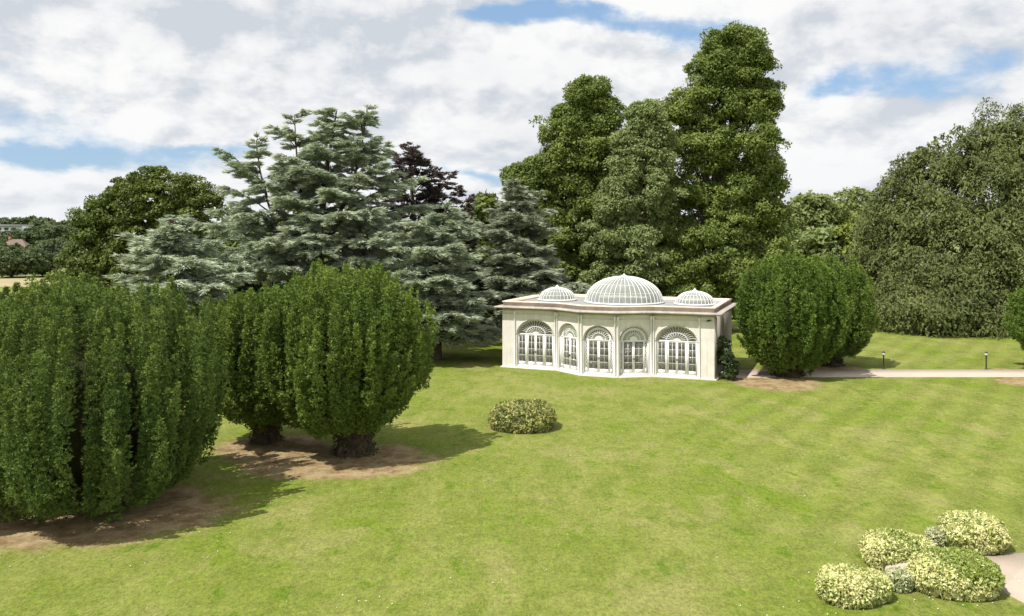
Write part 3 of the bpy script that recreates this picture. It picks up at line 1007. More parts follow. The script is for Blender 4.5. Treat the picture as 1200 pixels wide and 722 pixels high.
    cedar('cedar_tree', 'largest silvery cedar with several leaders and wide flat tiers of branches', base, y, 372,
          [(432, 124, 0), (420, 138, 1), (405, 132, -1), (376, 132, 0), (362, 130, 0), (340, 134, 0), (318, 148, -1), (300, 158, 0), (258, 175, 0), (280, 190, -1), (300, 190, 2), (455, 168, -1), (440, 160, 1), (448, 190, -2), (470, 200, 0),
           (492, 208, 0), (262, 218, -1), (275, 236, 2), (250, 245, 1), (232, 262, -2), (282, 250, -4), (330, 232, -5), (372, 200, -4), (385, 222, -5.5), (420, 205, -4), (400, 250, -6.5), (442, 245, -5), (350, 282, -6.5), (300, 285, -6),
           (240, 290, -4), (222, 305, 0), (470, 262, -3), (492, 285, -2), (430, 305, -5.5), (345, 160, 0), (390, 160, -2), (330, 180, -3), (420, 175, -2), (310, 215, -3), (275, 310, -6), (330, 315, -6), (465, 320, -4), (505, 240, 1), (445, 280, -6)],
          (395, 128), M['cedar'], 41, .55, nrand=100, rad=8.2, leaders=[(345, 134, .5, .35), (430, 126, -.5, .45), (300, 165, 1, .3)], zmin=3.0, dens=1.0)
    y = 57.0
    base = (wp(205, 420, y)[0], y)
    cedar('cedar_tree', 'smaller silvery cedar with low spreading tiers beside the oak', base, y, 205,
          [(205, 260, 0), (190, 266, -1), (222, 268, 0), (152, 274, 0), (165, 290, -3), (140, 300, 0), (136, 322, -1), (150, 340, -3), (255, 282, 0), (275, 300, 0), (285, 322, -2), (185, 300, -4), (230, 305, -4), (205, 330, -5), (250, 335, -4), (170, 335, -4),
           (180, 350, -4), (225, 350, -4), (260, 350, -3), (160, 355, -3)], (205, 258), M['cedar'], 42, .32, nrand=55, rad=4.8, dens=1.05, zmin=1.6)
    y = 66.0
    base = (wp(512, 420, y)[0], y)
    cedar('cedar_tree', 'silvery cedar whose low drooping boughs shade the lawn beside the orangery', base, y, 512,
          [(527, 243, 0), (510, 250, -1), (545, 258, 0), (558, 270, 0), (480, 258, -2), (450, 271, -1), (466, 290, -3), (455, 305, -2), (470, 318, -4), (500, 290, -5), (530, 285, -4), (550, 300, -3), (565, 320, -1), (490, 330, -5), (474, 350, -4),
           (520, 325, -5), (545, 335, -4), (570, 360, -2), (560, 352, -3.5), (474, 382, -4), (500, 372, -5), (530, 368, -5), (552, 372, -4), (520, 385, -4.5), (490, 392, -4), (545, 388, -3), (460, 335, -3), (575, 345, 0), (515, 398, -3), (560, 385, -2)],
          (522, 244), M['cedar'], 43, .42, nrand=60, rad=5.0, dens=1.05, zmin=1.6)
    y = 74.0
    base = (wp(617, 420, y)[0], y)
    cedar('cedar_tree', 'blue-grey cedar with a pointed top standing behind the orangery corner', base, y, 617,
          [(603, 217, 0), (592, 232, -1), (618, 228, 0), (632, 225, 0), (646, 246, 0), (575, 245, 0), (562, 262, -1), (650, 268, -1), (600, 250, -3), (625, 255, -3), (580, 270, -3), (610, 280, -4), (640, 290, -3), (565, 290, -2), (590, 300, -4), (620, 305, -4.5),
           (660, 325, -2), (680, 334, -3), (697, 338, -3), (640, 318, -5), (655, 338, -5), (610, 330, -5), (580, 325, -4), (565, 315, -2), (600, 345, -5), (630, 345, -5), (670, 345, -4), (575, 345, -4)],
          (604, 218), M['cedar_grey'], 44, .40, nrand=60, rad=4.9, dens=1.1, zmin=2.0, leafL=.46, leafW=.095)


def place_background():
    """trees past the garden"""
    rng = np.random.default_rng(77)
    for (px, pt, w, y, mat, lab, s) in [
            (948, 228, 46, 135, 'backtree', 'grey-green tree in the gap between the limes and the weeping beech', 61),
            (1000, 226, 44, 140, 'backtree', 'green rounded tree showing just beside the weeping beech top', 62),
            (1008, 262, 26, 118, 'backtree_yellow', 'yellow-green tree tucked against the weeping beech', 63),
            (968, 268, 40, 120, 'lime_pale', 'loose low tree behind the yew at the orangery corner', 64),
            (572, 232, 26, 112, 'oak', 'yellow-green tree peeping over the blue-grey cedar', 65),
            (1045, 240, 40, 150, 'backtree', 'far green tree behind the weeping beech', 66),
            (905, 250, 40, 128, 'backtree', 'rounded tree behind the tallest lime', 67),
            (275, 258, 44, 118, 'oak', 'dark tree seen through the gaps between the oak and the largest cedar', 68),
            (345, 250, 46, 122, 'oak', 'dark tree seen through the lower tiers of the largest cedar', 69),
            (430, 246, 46, 120, 'oak', 'dark tree between the largest cedar and the purple-leaved tree', 70)]:
        base = (wp(px, 300, y)[0], float(y))
        lob = []
        gy = HY + FPX * HC / y
        n = 7
        lob.append((px, pt + w * .45, w * .55, w * .45))
        for k in range(n):
            py = pt + w * .5 + (gy - 8 - pt - w * .5) * (k + .5) / n * .9
            lob.append((px + rng.uniform(-.55, .55) * w, py, w * rng.uniform(.5, .75), w * rng.uniform(.4, .6)))
        broadleaf('background_tree', lab, 'tree', base, lobes_px(lob, y, base), M[mat], 1.4, 62, .56, .38, s, .4, group='trees past the garden', core=.55, limbs=20)
    # dark laurels closing the ground line under the cedars and the beech
    for k, (px, y, w, h, lab) in enumerate([(452, 84, 50, 7.5, 'dark laurel under the purple-leaved tree'), (520, 88, 46, 8.0, 'dark laurel bank behind the drooping cedar boughs'), (575, 86, 40, 7.0, 'dark laurel between the cedars and the orangery'),
                                       (300, 90, 70, 7.0, 'dark laurel behind the largest cedar'), (380, 92, 60, 7.0, 'dark laurel past the trunk of the largest cedar'), (640, 88, 50, 7.5, 'dark laurel behind the orangery roof'),
                                       (1010, 100, 40, 7.0, 'dark laurel in the shade beside the weeping beech')]):
        base = (wp(px, 300, y)[0], float(y))
        sc_ = y / FPX
        lob = [(np.array((rng.uniform(-.6, .6) * w * sc_ * (j > 0), rng.normal() * .8, h * rng.uniform(.3, .62))), np.array((w * sc_ * .62, 2.4, h * .42))) for j in range(5)]
        broadleaf('laurel_shrub', lab, 'shrub', base, lob, M['laurel'], .9, 34, .46, .26, 80 + k, .2, trunk_h=h * .6, group='laurels under the trees', core=.6, limbs=14)


# ------------------------------------------------------------------ far landscape
def place_far():
    rng = np.random.default_rng(5)
    g = GM()
    a = [(-190, 150), (-60, 150), (-66, 177), (-210, 177)]
    g.add([(x, y, .05) for x, y in a], [(0, 1, 2, 3)])
    m = plainmat('straw', (0.30, 0.26, 0.14), (0.37, 0.32, 0.19), .2, .9, .1)
    tag(g.build('hay_meadow', m), 'strip of straw-coloured meadow past the oak', kind='structure')
    spec = [  # px, top py, half width px, distance, dark?, label
        (14, 290, 26, 181, 1, 'broad dark green tree at the far edge of the straw meadow'),
        (40, 293, 24, 184, 1, 'dark green rounded tree beside the broad one at the meadow edge'),
        (62, 282, 28, 205, 0, 'olive rounded tree behind the meadow edge, taller than its neighbours'),
        (88, 286, 26, 200, 0, 'olive tree half hidden by the oak at the meadow edge'),
        (-8, 285, 22, 190, 1, 'dark tree beside the brown-roofed house'),
        (14, 272, 14, 420, 0, 'pale green tree in front of the long pale building'),
        (36, 269, 15, 430, 1, 'dark tree on the slope between the house and the hilltop'),
        (56, 266, 14, 450, 0, 'green tree on the hill slope below the spire'),
        (76, 267, 14, 455, 1, 'deep green tree on the hill slope by the spire'),
        (95, 270, 16, 460, 0, 'hill tree showing past the edge of the oak'),
        (-14, 268, 16, 440, 1, 'slope tree beside the long pale building'),
        (4, 259, 10, 760, 0, 'hilltop tree above the long pale building'),
        (20, 258, 9, 770, 1, 'dark small hilltop tree behind the long pale building'),
        (38, 257, 10, 780, 1, 'dark hilltop tree, highest on the skyline'),
        (50, 259, 10, 770, 0, 'hilltop tree next to the highest one on the skyline'),
        (64, 265, 9, 760, 0, 'low hilltop tree in front of the spire'),
        (80, 266, 10, 780, 1, 'dark hilltop tree past the spire'),
        (94, 267, 10, 790, 0, 'hilltop tree at the end of the skyline by the oak')]
    for k, (px, pt, w, y, dk, lab) in enumerate(spec):
        base = (wp(px, 300, y)[0], float(y))
        gz = float(ground_z(*base))
        top = wp(px, pt, y)[2] - gz
        rx = w * y / FPX
        top = max(top, rx * .9)
        lob = [(np.array((rng.uniform(-.45, .45) * rx, rng.uniform(-.4, .4) * rx, top * rng.uniform(.35, .78))), np.array((rx * .58, rx * .58, top * .24))) for _ in range(8)]
        lob.append((np.array((0, 0, top * .74)), np.array((rx * .5, rx * .5, top * .27))))
        s = y / 210
        broadleaf('distant_tree', lab, 'tree', base, lob, M['hilltree_dark' if dk else 'hilltree'], .95 * s, 34, .62 * s, .46 * s, 120 + k, .3 * s, group='trees on the far slope', core=.6, limbs=6)
    # far wood that reads as one mass along the skyline
    g = GM()
    n = 900
    ang = rng.uniform(-1.05, 1.05, n)
    yy = rng.uniform(820, 1100, n)
    C = np.c_[np.sin(ang) * yy * 1.3, np.cos(ang) * yy, np.zeros(n)]
    C[:, 2] = ground_z(C[:, 0], C[:, 1]) + rng.uniform(2.0, 7.0, n)
    leaf_clumps(g, rng, C, np.repeat([[0, -.5, .8]], n, 0), 5.5, 30, 3.2, 2.6)
    tag(g.build('distant_woodland', M['hilltree']), 'far wooded skyline merging into one belt', 'woodland', kind='stuff')
    # house with a brown roof
    y = 330.0
    x = wp(19, 285, y)[0]
    gz = float(ground_z(x, y))
    h = thing('house', 'distant brick house with a brown hipped roof among trees', 'house', (x, y, gz), R(12))
    brick = plainmat('far_brick', (0.25, 0.13, 0.09), (0.33, 0.19, 0.13), 2, .85, .1)
    roofm = plainmat('far_roof_tiles', (0.155, 0.115, 0.095), (0.225, 0.17, 0.14), 2, .85, .1)
    g = GM()
    g.box(-5, 5, -4, 4, -1, 3.0)
    g.build('wall', brick, h)
    g = GM()
    g.add([(-5.5, -4.5, 3), (5.5, -4.5, 3), (5.5, 4.5, 3), (-5.5, 4.5, 3), (-2, 0, 6.6), (2, 0, 6.6)], [(0, 1, 5, 4), (2, 3, 4, 5)])
    g.add([(5.5, -4.5, 3), (5.5, 4.5, 3), (2, 0, 6.6), (-5.5, 4.5, 3), (-5.5, -4.5, 3), (-2, 0, 6.6)], [(0, 1, 2), (3, 4, 5)])
    rf = g.build('roof', roofm, h)
    g = GM()
    g.box(-2.6, -1.8, -.4, .4, 5.6, 7.6)
    g.build('chimney', brick, rf)
    for sx in (-3, 0, 3):
        g = GM()
        g.box(sx - .6, sx + .6, -4.08, -4.0, 1.0, 2.3)
        g.build('window', M['dark_glass'], h)
    y = 640.0
    x = wp(2, 268, y)[0]
    gz = float(ground_z(x, y))
    b = thing('long_building', 'long pale flat-roofed building low on the far hill', 'building', (x, y, gz))
    pale = plainmat('pale_cladding', (0.52, 0.55, 0.58), (0.62, 0.64, 0.66), .5, .7, .2)
    grey = plainmat('grey_roof_sheet', (0.30, 0.33, 0.36), (0.38, 0.40, 0.43), .5, .6, .3)
    zt = wp(0, 265, y)[2] - gz
    g = GM()
    g.box(-34, 18, -8, 8, -1, zt)
    g.build('wall', pale, b)
    g = GM()
    g.box(-35, 19, -9, 9, zt, zt + 1.0)
    g.build('roof', grey, b)
    for k in range(9):
        g = GM()
        g.box(-31 + k * 5.4, -28 + k * 5.4, -8.15, -8.0, zt - 3.0, zt - 1.2)
        g.build('window', M['dark_glass'], b)
    y = 900.0
    x = wp(67.5, 262, y)[0]
    gz = float(ground_z(x, y))
    c = thing('church_tower', 'tiny pale church tower with a spire on the skyline', 'church', (x, y, gz))
    st = plainmat('far_stone', (0.50, 0.42, 0.36), (0.60, 0.52, 0.45), .5, .8, .2)
    zt = wp(0, 262, y)[2] - gz
    g = GM()
    g.box(-2.2, 2.2, -2.2, 2.2, -1, zt)
    g.build('tower', st, c)
    g = GM()
    g.add([(-2.0, -2.0, zt), (2.0, -2.0, zt), (2.0, 2.0, zt), (-2.0, 2.0, zt), (0, 0, zt + 5.5)], np.array([(0, 1, 4), (1, 2, 4), (2, 3, 4), (3, 0, 4)]))
    g.build('spire', st, c)


# ------------------------------------------------------------------ clipped shrubs
def mound(name, label, base, lobes, mat, L, W, n_m2, seed, patch=None, group=None, dark=0.0):
    """clipped dome of small leaves; patch(P) -> 0..1 how pale the leaves are there"""
    rng = np.random.default_rng(seed)
    root = thing(name, label, 'shrub', (base[0], base[1], 0), 0, group)
    g = GM()
    lobes = [(np.array((c[0], c[1], .34 * .92 * (c[2] + r[2]))), np.array((r[0], r[1], .66 * .92 * (c[2] + r[2])))) for c, r in lobes]
    for li, (c, r) in enumerate(lobes):
        area = 2 * np.pi * ((r[0] * r[1]) * .4 + (r[0] + r[1]) / 2 * r[2] * .8)
        n = int(area * n_m2)
        d = rdir(rng, n)
        d[:, 2] = np.where(d[:, 2] < -.5, -d[:, 2], d[:, 2])
        # square the dome a little, like clipped foliage
        sh = (np.abs(d) ** 2.5).sum(1) ** (-1 / 2.5)
        bump = 1 + .045 * lump(d * 4, seed + li) + .02 * lump(d * 14, seed + li + 9)
        rad = sh * bump * (1 - .10 * rng.random(n) ** 2)
        P = c + d * r * rad[:, None]
        hh = np.linalg.norm(d[:, :2], axis=1)
        low = d[:, 2] < 0
        P[low, :2] = c[:2] + (d[low, :2] / hh[low, None]) * r[:2] * (.99 - .45 * d[low, 2:3] ** 2) * bump[low, None]
        ok = P[:, 2] > .02
        for lj, (c2, r2) in enumerate(lobes):
            if lj != li:
                ok &= (((P - c2) / r2) ** 2).sum(1) > .80
        P, d = P[ok], unit(d[ok] / r)
        n = len(P)
        N = unit(d + rng.normal(size=(n, 3)) * .55)
        T = unit(rng.normal(size=(n, 3)) + d * .7 + np.array((0, 0, .15)))
        pale = np.full(n, .55) if patch is None else patch(P)
        tint = np.clip(np.where(rng.random(n) < pale, rng.uniform(.62, 1, n), rng.uniform(0, .30, n)), 0, 1)
        cards(g, P - T * L * .4, T, N, L * rng.uniform(.6, 1.4, n), W * rng.uniform(.8, 1.7, n), tint, True)
        # second layer under the outer leaves
        k = rng.random(n) < .45
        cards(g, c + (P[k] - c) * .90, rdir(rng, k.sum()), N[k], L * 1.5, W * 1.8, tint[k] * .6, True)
    g.build('foliage', mat, root)
    w = GM()
    for li, (c, r) in enumerate(lobes):
        a = np.linspace(0, np.pi / 2, 7)
        zz = max(0.05, c[2] - r[2] * .5)
        w.lathe([(.80 * r[0] * math.cos(t) + .001, zz + (c[2] + r[2] * .80 - zz) * math.sin(t)) for t in a], 16, (c[0], c[1], 0))
        w.v[-1][:, 1] = c[1] + (w.v[-1][:, 1] - c[1]) * r[1] / r[0]
    for k in range(9):
        a = k * 2.4
        c, r = lobes[0]
        w.tube([(c[0] + .1 * math.cos(a), c[1] + .1 * math.sin(a), -.05), (c[0] + r[0] * .4 * math.cos(a), c[1] + r[1] * .4 * math.sin(a), c[2] * .6), (c[0] + r[0] * .7 * math.cos(a), c[1] + r[1] * .7 * math.sin(a), c[2] + r[2] * .3)], [.035, .025, .012], 5)
    w.build('stems', M['core'], root)
    return root


def place_shrubs():
    b = gp(612, 501)
    mound('clipped_shrub', 'low rounded golden-green shrub alone in the middle of the lawn', b,
          [(np.array((0, 0, .72)), np.array((1.66, 1.5, .72))), (np.array((-.55, -.1, .62)), np.array((1.1, 1.25, .66))), (np.array((.55, .15, .68)), np.array((1.1, 1.2, .74)))], M['golden'], .115, .072, 800, 91,
          lambda P: np.clip(.58 + .28 * lump(P * 2.2, 4), .08, .92))
    G = 'variegated shrubs by the gravel'
    b = gp(1051, 660)
    mound('clipped_shrub', 'cream-edged shrub with a green middle, on the lawn side of the small boulder', b,
          [(np.array((-.12, 0, .50)), np.array((.90, .80, .52))), (np.array((.55, .05, .40)), np.array((.62, .62, .42)))], M['cream'], .080, .052, 1900, 92,
          lambda P: np.clip(.34 + .55 * np.clip(np.abs(P[:, 0] - .05) - .25, -.4, 1) + .35 * lump(P * 3, 7), .05, .95), G)
    b = gp(1140, 640)
    mound('clipped_shrub', 'evenly cream and yellow domed shrub at the corner of the gravel', b,
          [(np.array((0, 0, .52)), np.array((1.0, .9, .58)))], M['cream'], .080, .052, 1900, 93, lambda P: np.clip(.66 + .25 * lump(P * 3, 8), .2, .97), G)
    b = gp(1117, 690)
    mound('clipped_shrub', 'largest variegated shrub, half cream and half plain green, on the gravel edge', b,
          [(np.array((0, 0, .52)), np.array((1.20, .98, .56)))], M['cream'], .080, .052, 1900, 94,
          lambda P: np.clip(.80 - 1.15 / (1 + np.exp(-7 * (P[:, 0] * .75 + (P[:, 2] - .75) * 1.25 + P[:, 1] * .25 + .12 + .25 * lump(P * 2.4, 9)))) + .25 * (P[:, 2] < .35), .04, .95), G)
    b = gp(998, 702)
    mound('clipped_shrub', 'pale yellow variegated shrub, tapering towards the boulder and its silvery neighbour', b,
          [(np.array((-.12, 0, .44)), np.array((.78, .72, .46))), (np.array((.50, .12, .36)), np.array((.60, .55, .38)))], M['cream'], .080, .052, 1900, 95, lambda P: np.clip(.62 + .3 * lump(P * 3, 10), .2, .96), G)
    b = gp(1053, 690)
    mound('small_shrub', 'little silvery variegated shrub squeezed between two larger mounds', b,
          [(np.array((0, 0, .28)), np.array((.36, .36, .32)))], M['silver'], .07, .04, 1500, 96, lambda P: np.clip(.6 + .3 * lump(P * 4, 11), .1, .95), G)
    b = gp(1096, 640)
    mound('small_shrub', 'tiny whitish variegated shrub between the domed shrub and the green-centred one', b,
          [(np.array((0, 0, .30)), np.array((.28, .28, .32)))], M['silver'], .07, .04, 1500, 97, lambda P: np.full(len(P), .85), G)
    # small boulder in the middle of the bed
    rng = np.random.default_rng(3)
    bm = bmesh.new()
    bmesh.ops.create_icosphere(bm, subdivisions=3, radius=.5)
    for v in bm.verts:
        d = np.array(v.co)[None]
        k = 1 + .22 * lump(d * 3.0, 17)[0] + .08 * lump(d * 9, 18)[0]
        v.co = Vector((v.co.x * 1.05 * k, v.co.y * .7 * k, max(-.1, v.co.z * .42 * k + .10)))
    me = bpy.data.meshes.new('boulder')
    bm.to_mesh(me)
    bm.free()
    me.materials.append(plainmat('sandstone', (0.42, 0.36, 0.29), (0.58, 0.51, 0.43), 5, .9, .15, .8, .03))
    bx = gp(1064, 673)
    tag(link('boulder', me, None, (bx[0], bx[1], 0)), 'small sandy boulder in the middle of the variegated shrubs', 'boulder')
    # climber and low shrub at the orangery side wall
    p = ORI + OU * 15.95 + OV * .8
    root = thing('wall_shrub', 'dark leafy shrub growing up against the side wall of the orangery', 'shrub', (p[0], p[1], 0))
    rng = np.random.default_rng(8)
    g = GM()
    C = np.array([(rng.normal() * .22 - .1 + .25 * (z < 1), rng.normal() * .45 + .3, z) for z in np.concatenate([rng.uniform(.15, 1.0, 26), rng.uniform(.8, 2.7, 26)])])
    leaf_clumps(g, rng, C, np.repeat([[.5, -.5, .3]], len(C), 0), .33, 90, .15, .09)
    g.build('foliage', M['ivy'], root)
    w = GM()
    for k in range(5):
        w.tube([(rng.normal() * .1, .2 + rng.normal() * .2, -.05), (rng.normal() * .1, .3 + rng.normal() * .3, 1.0), (-.1, .3 + rng.normal() * .3, 2.3)], [.035, .025, .01], 5)
    w.build('stems', M['bark'], root)


# ------------------------------------------------------------------ orangery
M['white'] = plainmat('white_paint', (0.80, 0.79, 0.77), (0.86, 0.855, 0.84), 2.5, .45, .4, .08, .004)


def stone_mat(name, a, b, c, dirt=.35):
    m, T = newmat(name)
    pos = T.n('ShaderNodeTexCoord').outputs['Object']
    x, y, z = T.sep(pos)[0:3]
    n = T.noise(pos, 1.6, 6, .62)
    n2 = T.noise(pos, 16, 4, .65)
    streak = T.noise(T.comb(T.m('MULTIPLY', x, 5.0), T.m('MULTIPLY', y, 5.0), T.m('MULTIPLY', z, .5)), 1.0, 4, .6)
    col = T.mix(T.sstep(.35, .65, n), a, b)
    col = T.mix(T.m('MULTIPLY', T.sstep(.50, .75, streak), dirt), col, c)
    col = T.mix(T.m('MULTIPLY', T.sstep(.55, .8, n2), dirt * .6), col, c)
    finish(T, prin(T, col, .85, .2, n2, .25, .01))
    return m


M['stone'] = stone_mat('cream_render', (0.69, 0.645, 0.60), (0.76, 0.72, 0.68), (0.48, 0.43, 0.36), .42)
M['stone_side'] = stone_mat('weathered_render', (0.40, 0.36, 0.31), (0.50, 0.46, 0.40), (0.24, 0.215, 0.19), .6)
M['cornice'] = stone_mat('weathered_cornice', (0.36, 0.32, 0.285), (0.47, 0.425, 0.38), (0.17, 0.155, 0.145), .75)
M['coping'] = stone_mat('pinkish_coping', (0.66, 0.56, 0.47), (0.74, 0.65, 0.56), (0.44, 0.37, 0.32), .40)
M['lead'] = plainmat('lead_roof', (0.28, 0.275, 0.27), (0.38, 0.37, 0.36), 1.5, .6, .3)
M['floor'] = plainmat('tiled_floor', (0.52, 0.45, 0.36), (0.62, 0.54, 0.45), 2, .5, .3)
M['plaster'] = plainmat('interior_plaster', (0.70, 0.67, 0.61), (0.76, 0.73, 0.67), 1.5, .8, .2)
M['wood'] = plainmat('brown_wood', (0.17, 0.09, 0.045), (0.26, 0.145, 0.075), 6, .5, .3)
M['linen'] = plainmat('white_linen', (0.76, 0.76, 0.76), (0.82, 0.82, 0.82), 4, .8, .1)
M['black'] = plainmat('black_paint', (0.018, 0.018, 0.018), (0.035, 0.034, 0.032), 8, .45, .4)


def glass_mat(name, tintc, frost_haze=0.0, frost_hazec=(.7, .74, .70), gl=1.0):
    m, T = newmat(name)
    tr = T.n('ShaderNodeBsdfTransparent')
    tr.inputs[0].default_value = (*tintc, 1)
    gs = T.n('ShaderNodeBsdfGlossy')
    gs.inputs['Roughness'].default_value = .03
    gs.inputs[0].default_value = (.9, .93, .93, 1)
    fr = T.n('ShaderNodeFresnel')
    fr.inputs[0].default_value = 1.5
    mx = T.n('ShaderNodeMixShader')
    T.put(mx.inputs[0], T.m('MULTIPLY', fr.outputs[0], 1.6 * gl, clamp=True))
    T.t.links.new(tr.outputs[0], mx.inputs[1])
    T.t.links.new(gs.outputs[0], mx.inputs[2])
    last = mx.outputs[0]
    if frost_haze:  # dome frosting; for window panes, interior brightness mixed in as colour
        df = T.n('ShaderNodeBsdfDiffuse')
        df.inputs[0].default_value = (*frost_hazec, 1)
        tl = T.n('ShaderNodeBsdfTranslucent')
        tl.inputs[0].default_value = (*frost_hazec, 1)
        m2 = T.n('ShaderNodeMixShader')
        m2.inputs[0].default_value = .45
        T.t.links.new(df.outputs[0], m2.inputs[1])
        T.t.links.new(tl.outputs[0], m2.inputs[2])
        m3 = T.n('ShaderNodeMixShader')
        pos = T.n('ShaderNodeTexCoord').outputs['Object']
        T.put(m3.inputs[0], T.m('ADD', frost_haze - .12, T.m('MULTIPLY', T.noise(pos, 2.5, 4, .6), .24)))
        T.t.links.new(last, m3.inputs[1])
        T.t.links.new(m2.outputs[0], m3.inputs[2])
        last = m3.outputs[0]
    finish(T, last)
    return m


M['glass'] = glass_mat('window_glass', (.90, .92, .90), .17, (.72, .66, .58))  # diffuse beige layer: bright interior and reflected haze painted into clear panes
M['dome_glass'] = glass_mat('dome_glass', (.88, .92, .89), .42, (.78, .83, .78), .8)
M['dark_glass'] = plainmat('dark_window', (0.03, 0.035, 0.04), (0.05, 0.055, 0.06), 1, .15, .5)

WALL_T = .36
PTS = [(0, 0), (4.19, 0), (6.36, -1.33), (8.92, -1.33), (11.09, 0), (15.28, 0)]
DEPTH = 8.5
OUTL = PTS + [(15.28, DEPTH), (0, DEPTH)]


def offset_ring(d):
    """outline moved outward by d with mitred corners"""
    n = len(OUTL)
    res = []
    for i in range(n):
        p0, p1, p2 = (np.array(OUTL[(i + k) % n], float) for k in (-1, 0, 1))
        a = (p1 - p0) / np.linalg.norm(p1 - p0)
        b = (p2 - p1) / np.linalg.norm(p2 - p1)
        na, nb = np.array((a[1], -a[0])), np.array((b[1], -b[0]))
        m_ = na + nb
        m_ = m_ / np.dot(m_, na)
        res.append(p1 + m_ * d)
    return np.array(res)


def sweep(name, prof, mat, parent):
    g = GM()
    n = len(OUTL)
    V = []
    for d, z in prof:
        r = offset_ring(d)
        V.append(np.c_[r, np.full(n, z)])
    k = len(prof)
    F = []
    for i in range(k):
        i2 = (i + 1) % k
        for j in range(n):
            j2 = (j + 1) % n
            F.append((i * n + j, i * n + j2, i2 * n + j2, i2 * n + j))
    g.add(np.concatenate(V), F)
    return g.build(name, mat, parent)


def arch_pts(x0, x1, spring, rise, n=28):
    t = np.linspace(np.pi, 0, n + 1)
    return np.c_[(x0 + x1) / 2 + (x1 - x0) / 2 * np.cos(t), spring + rise * np.sin(t)]


def arch_wall(L, H, x0, x1, z0, spring, rise, ya, yb, e0=0.0, e1=0.0):
    """wall L x H with an arched opening; e0/e1: how far the inner face is shortened at the ends"""
    g = GM()
    A = arch_pts(x0, x1, spring, rise)
    n = len(A)

    def face(y, flip, s0, s1):
        xs0, xs1 = s0, L - s1
        V, F = [], []

        def quad(*p):
            i = len(V)
            V.extend([(q[0], y, q[1]) for q in p])
            F.append((i, i + 1, i + 2, i + 3) if not flip else (i + 3, i + 2, i + 1, i))
        quad((xs0, 0), (x0, 0), (x0, spring), (xs0, spring))
        quad((x1, 0), (xs1, 0), (xs1, spring), (x1, spring))
        quad((xs0, spring), (x0, spring), (x0, H), (xs0, H))
        quad((x1, spring), (xs1, spring), (xs1, H), (x1, H))
        for i in range(n - 1):
            quad(A[i], A[i + 1], (A[i + 1][0], H), (A[i][0], H))
        quad((x0, 0), (x1, 0), (x1, z0), (x0, z0))
        g.add(V, F)
    face(ya, False, 0, 0)
    face(yb, True, e0, e1)
    path = np.concatenate([[(x0, z0)], A, [(x1, z0)]])
    for i in range(len(path)):
        p, q = path[i], path[(i + 1) % len(path)]
        g.add([(p[0], ya, p[1]), (p[0], yb, p[1]), (q[0], yb, q[1]), (q[0], ya, q[1])], [(0, 1, 2, 3)])
    g.add([(0, ya, 0), (0, ya, H), (e0, yb, H), (e0, yb, 0)], [(0, 1, 2, 3)])
    g.add([(L, ya, 0), (L, ya, H), (L - e1, yb, H), (L - e1, yb, 0)], [(3, 2, 1, 0)])
    return g


PANE_CACHE = {}


def pane_mesh(w, h):
    k = (round(w, 3), round(h, 3))
    if k not in PANE_CACHE:
        g = GM()
        g.box(-w / 2, w / 2, -.003, .003, -h / 2, h / 2)
        PANE_CACHE[k] = g.mesh('pane', M['glass'])
    return PANE_CACHE[k]


def leaf_frame(name, parent, loc, rz, x0, x1, z0, z1, cols, rows, stile, top, bot, y=.16, th=.05, handle=None):
    g = GM()
    g.box(x0, x0 + stile, y, y + th, z0, z1)
    g.box(x1 - stile, x1, y, y + th, z0, z1)
    g.box(x0 + stile, x1 - stile, y + .002, y + th - .002, z1 - top, z1)
    g.box(x0 + stile, x1 - stile, y + .002, y + th - .002, z0, z0 + bot)
    a, b, c, d = x0 + stile, x1 - stile, z0 + bot, z1 - top
    bw = .022
    for i in range(1, cols):
        x = a + (b - a) * i / cols
        g.box(x - bw / 2, x + bw / 2, y + .008, y + th - .008, c, d)
    for i in range(1, rows):
        z = c + (d - c) * i / rows
        g.box(a, b, y + .010, y + th - .010, z - bw / 2, z + bw / 2)
    o = g.build(name, M['white'], parent, loc=loc, rz=rz)
    pw, ph = (b - a) / cols, (d - c) / rows
    me = pane_mesh(pw - .004, ph - .004)
    for i in range(cols):
        for j in range(rows):
            link('pane', me, o, (a + pw * (i + .5), y + th / 2, c + ph * (j + .5)))
    if handle is not None:
        g = GM()
        g.box(handle - .012, handle + .012, y - .05, y - .001, z0 + .92, z0 + 1.06)
        g.build('handle', M['black'], o)
    return o


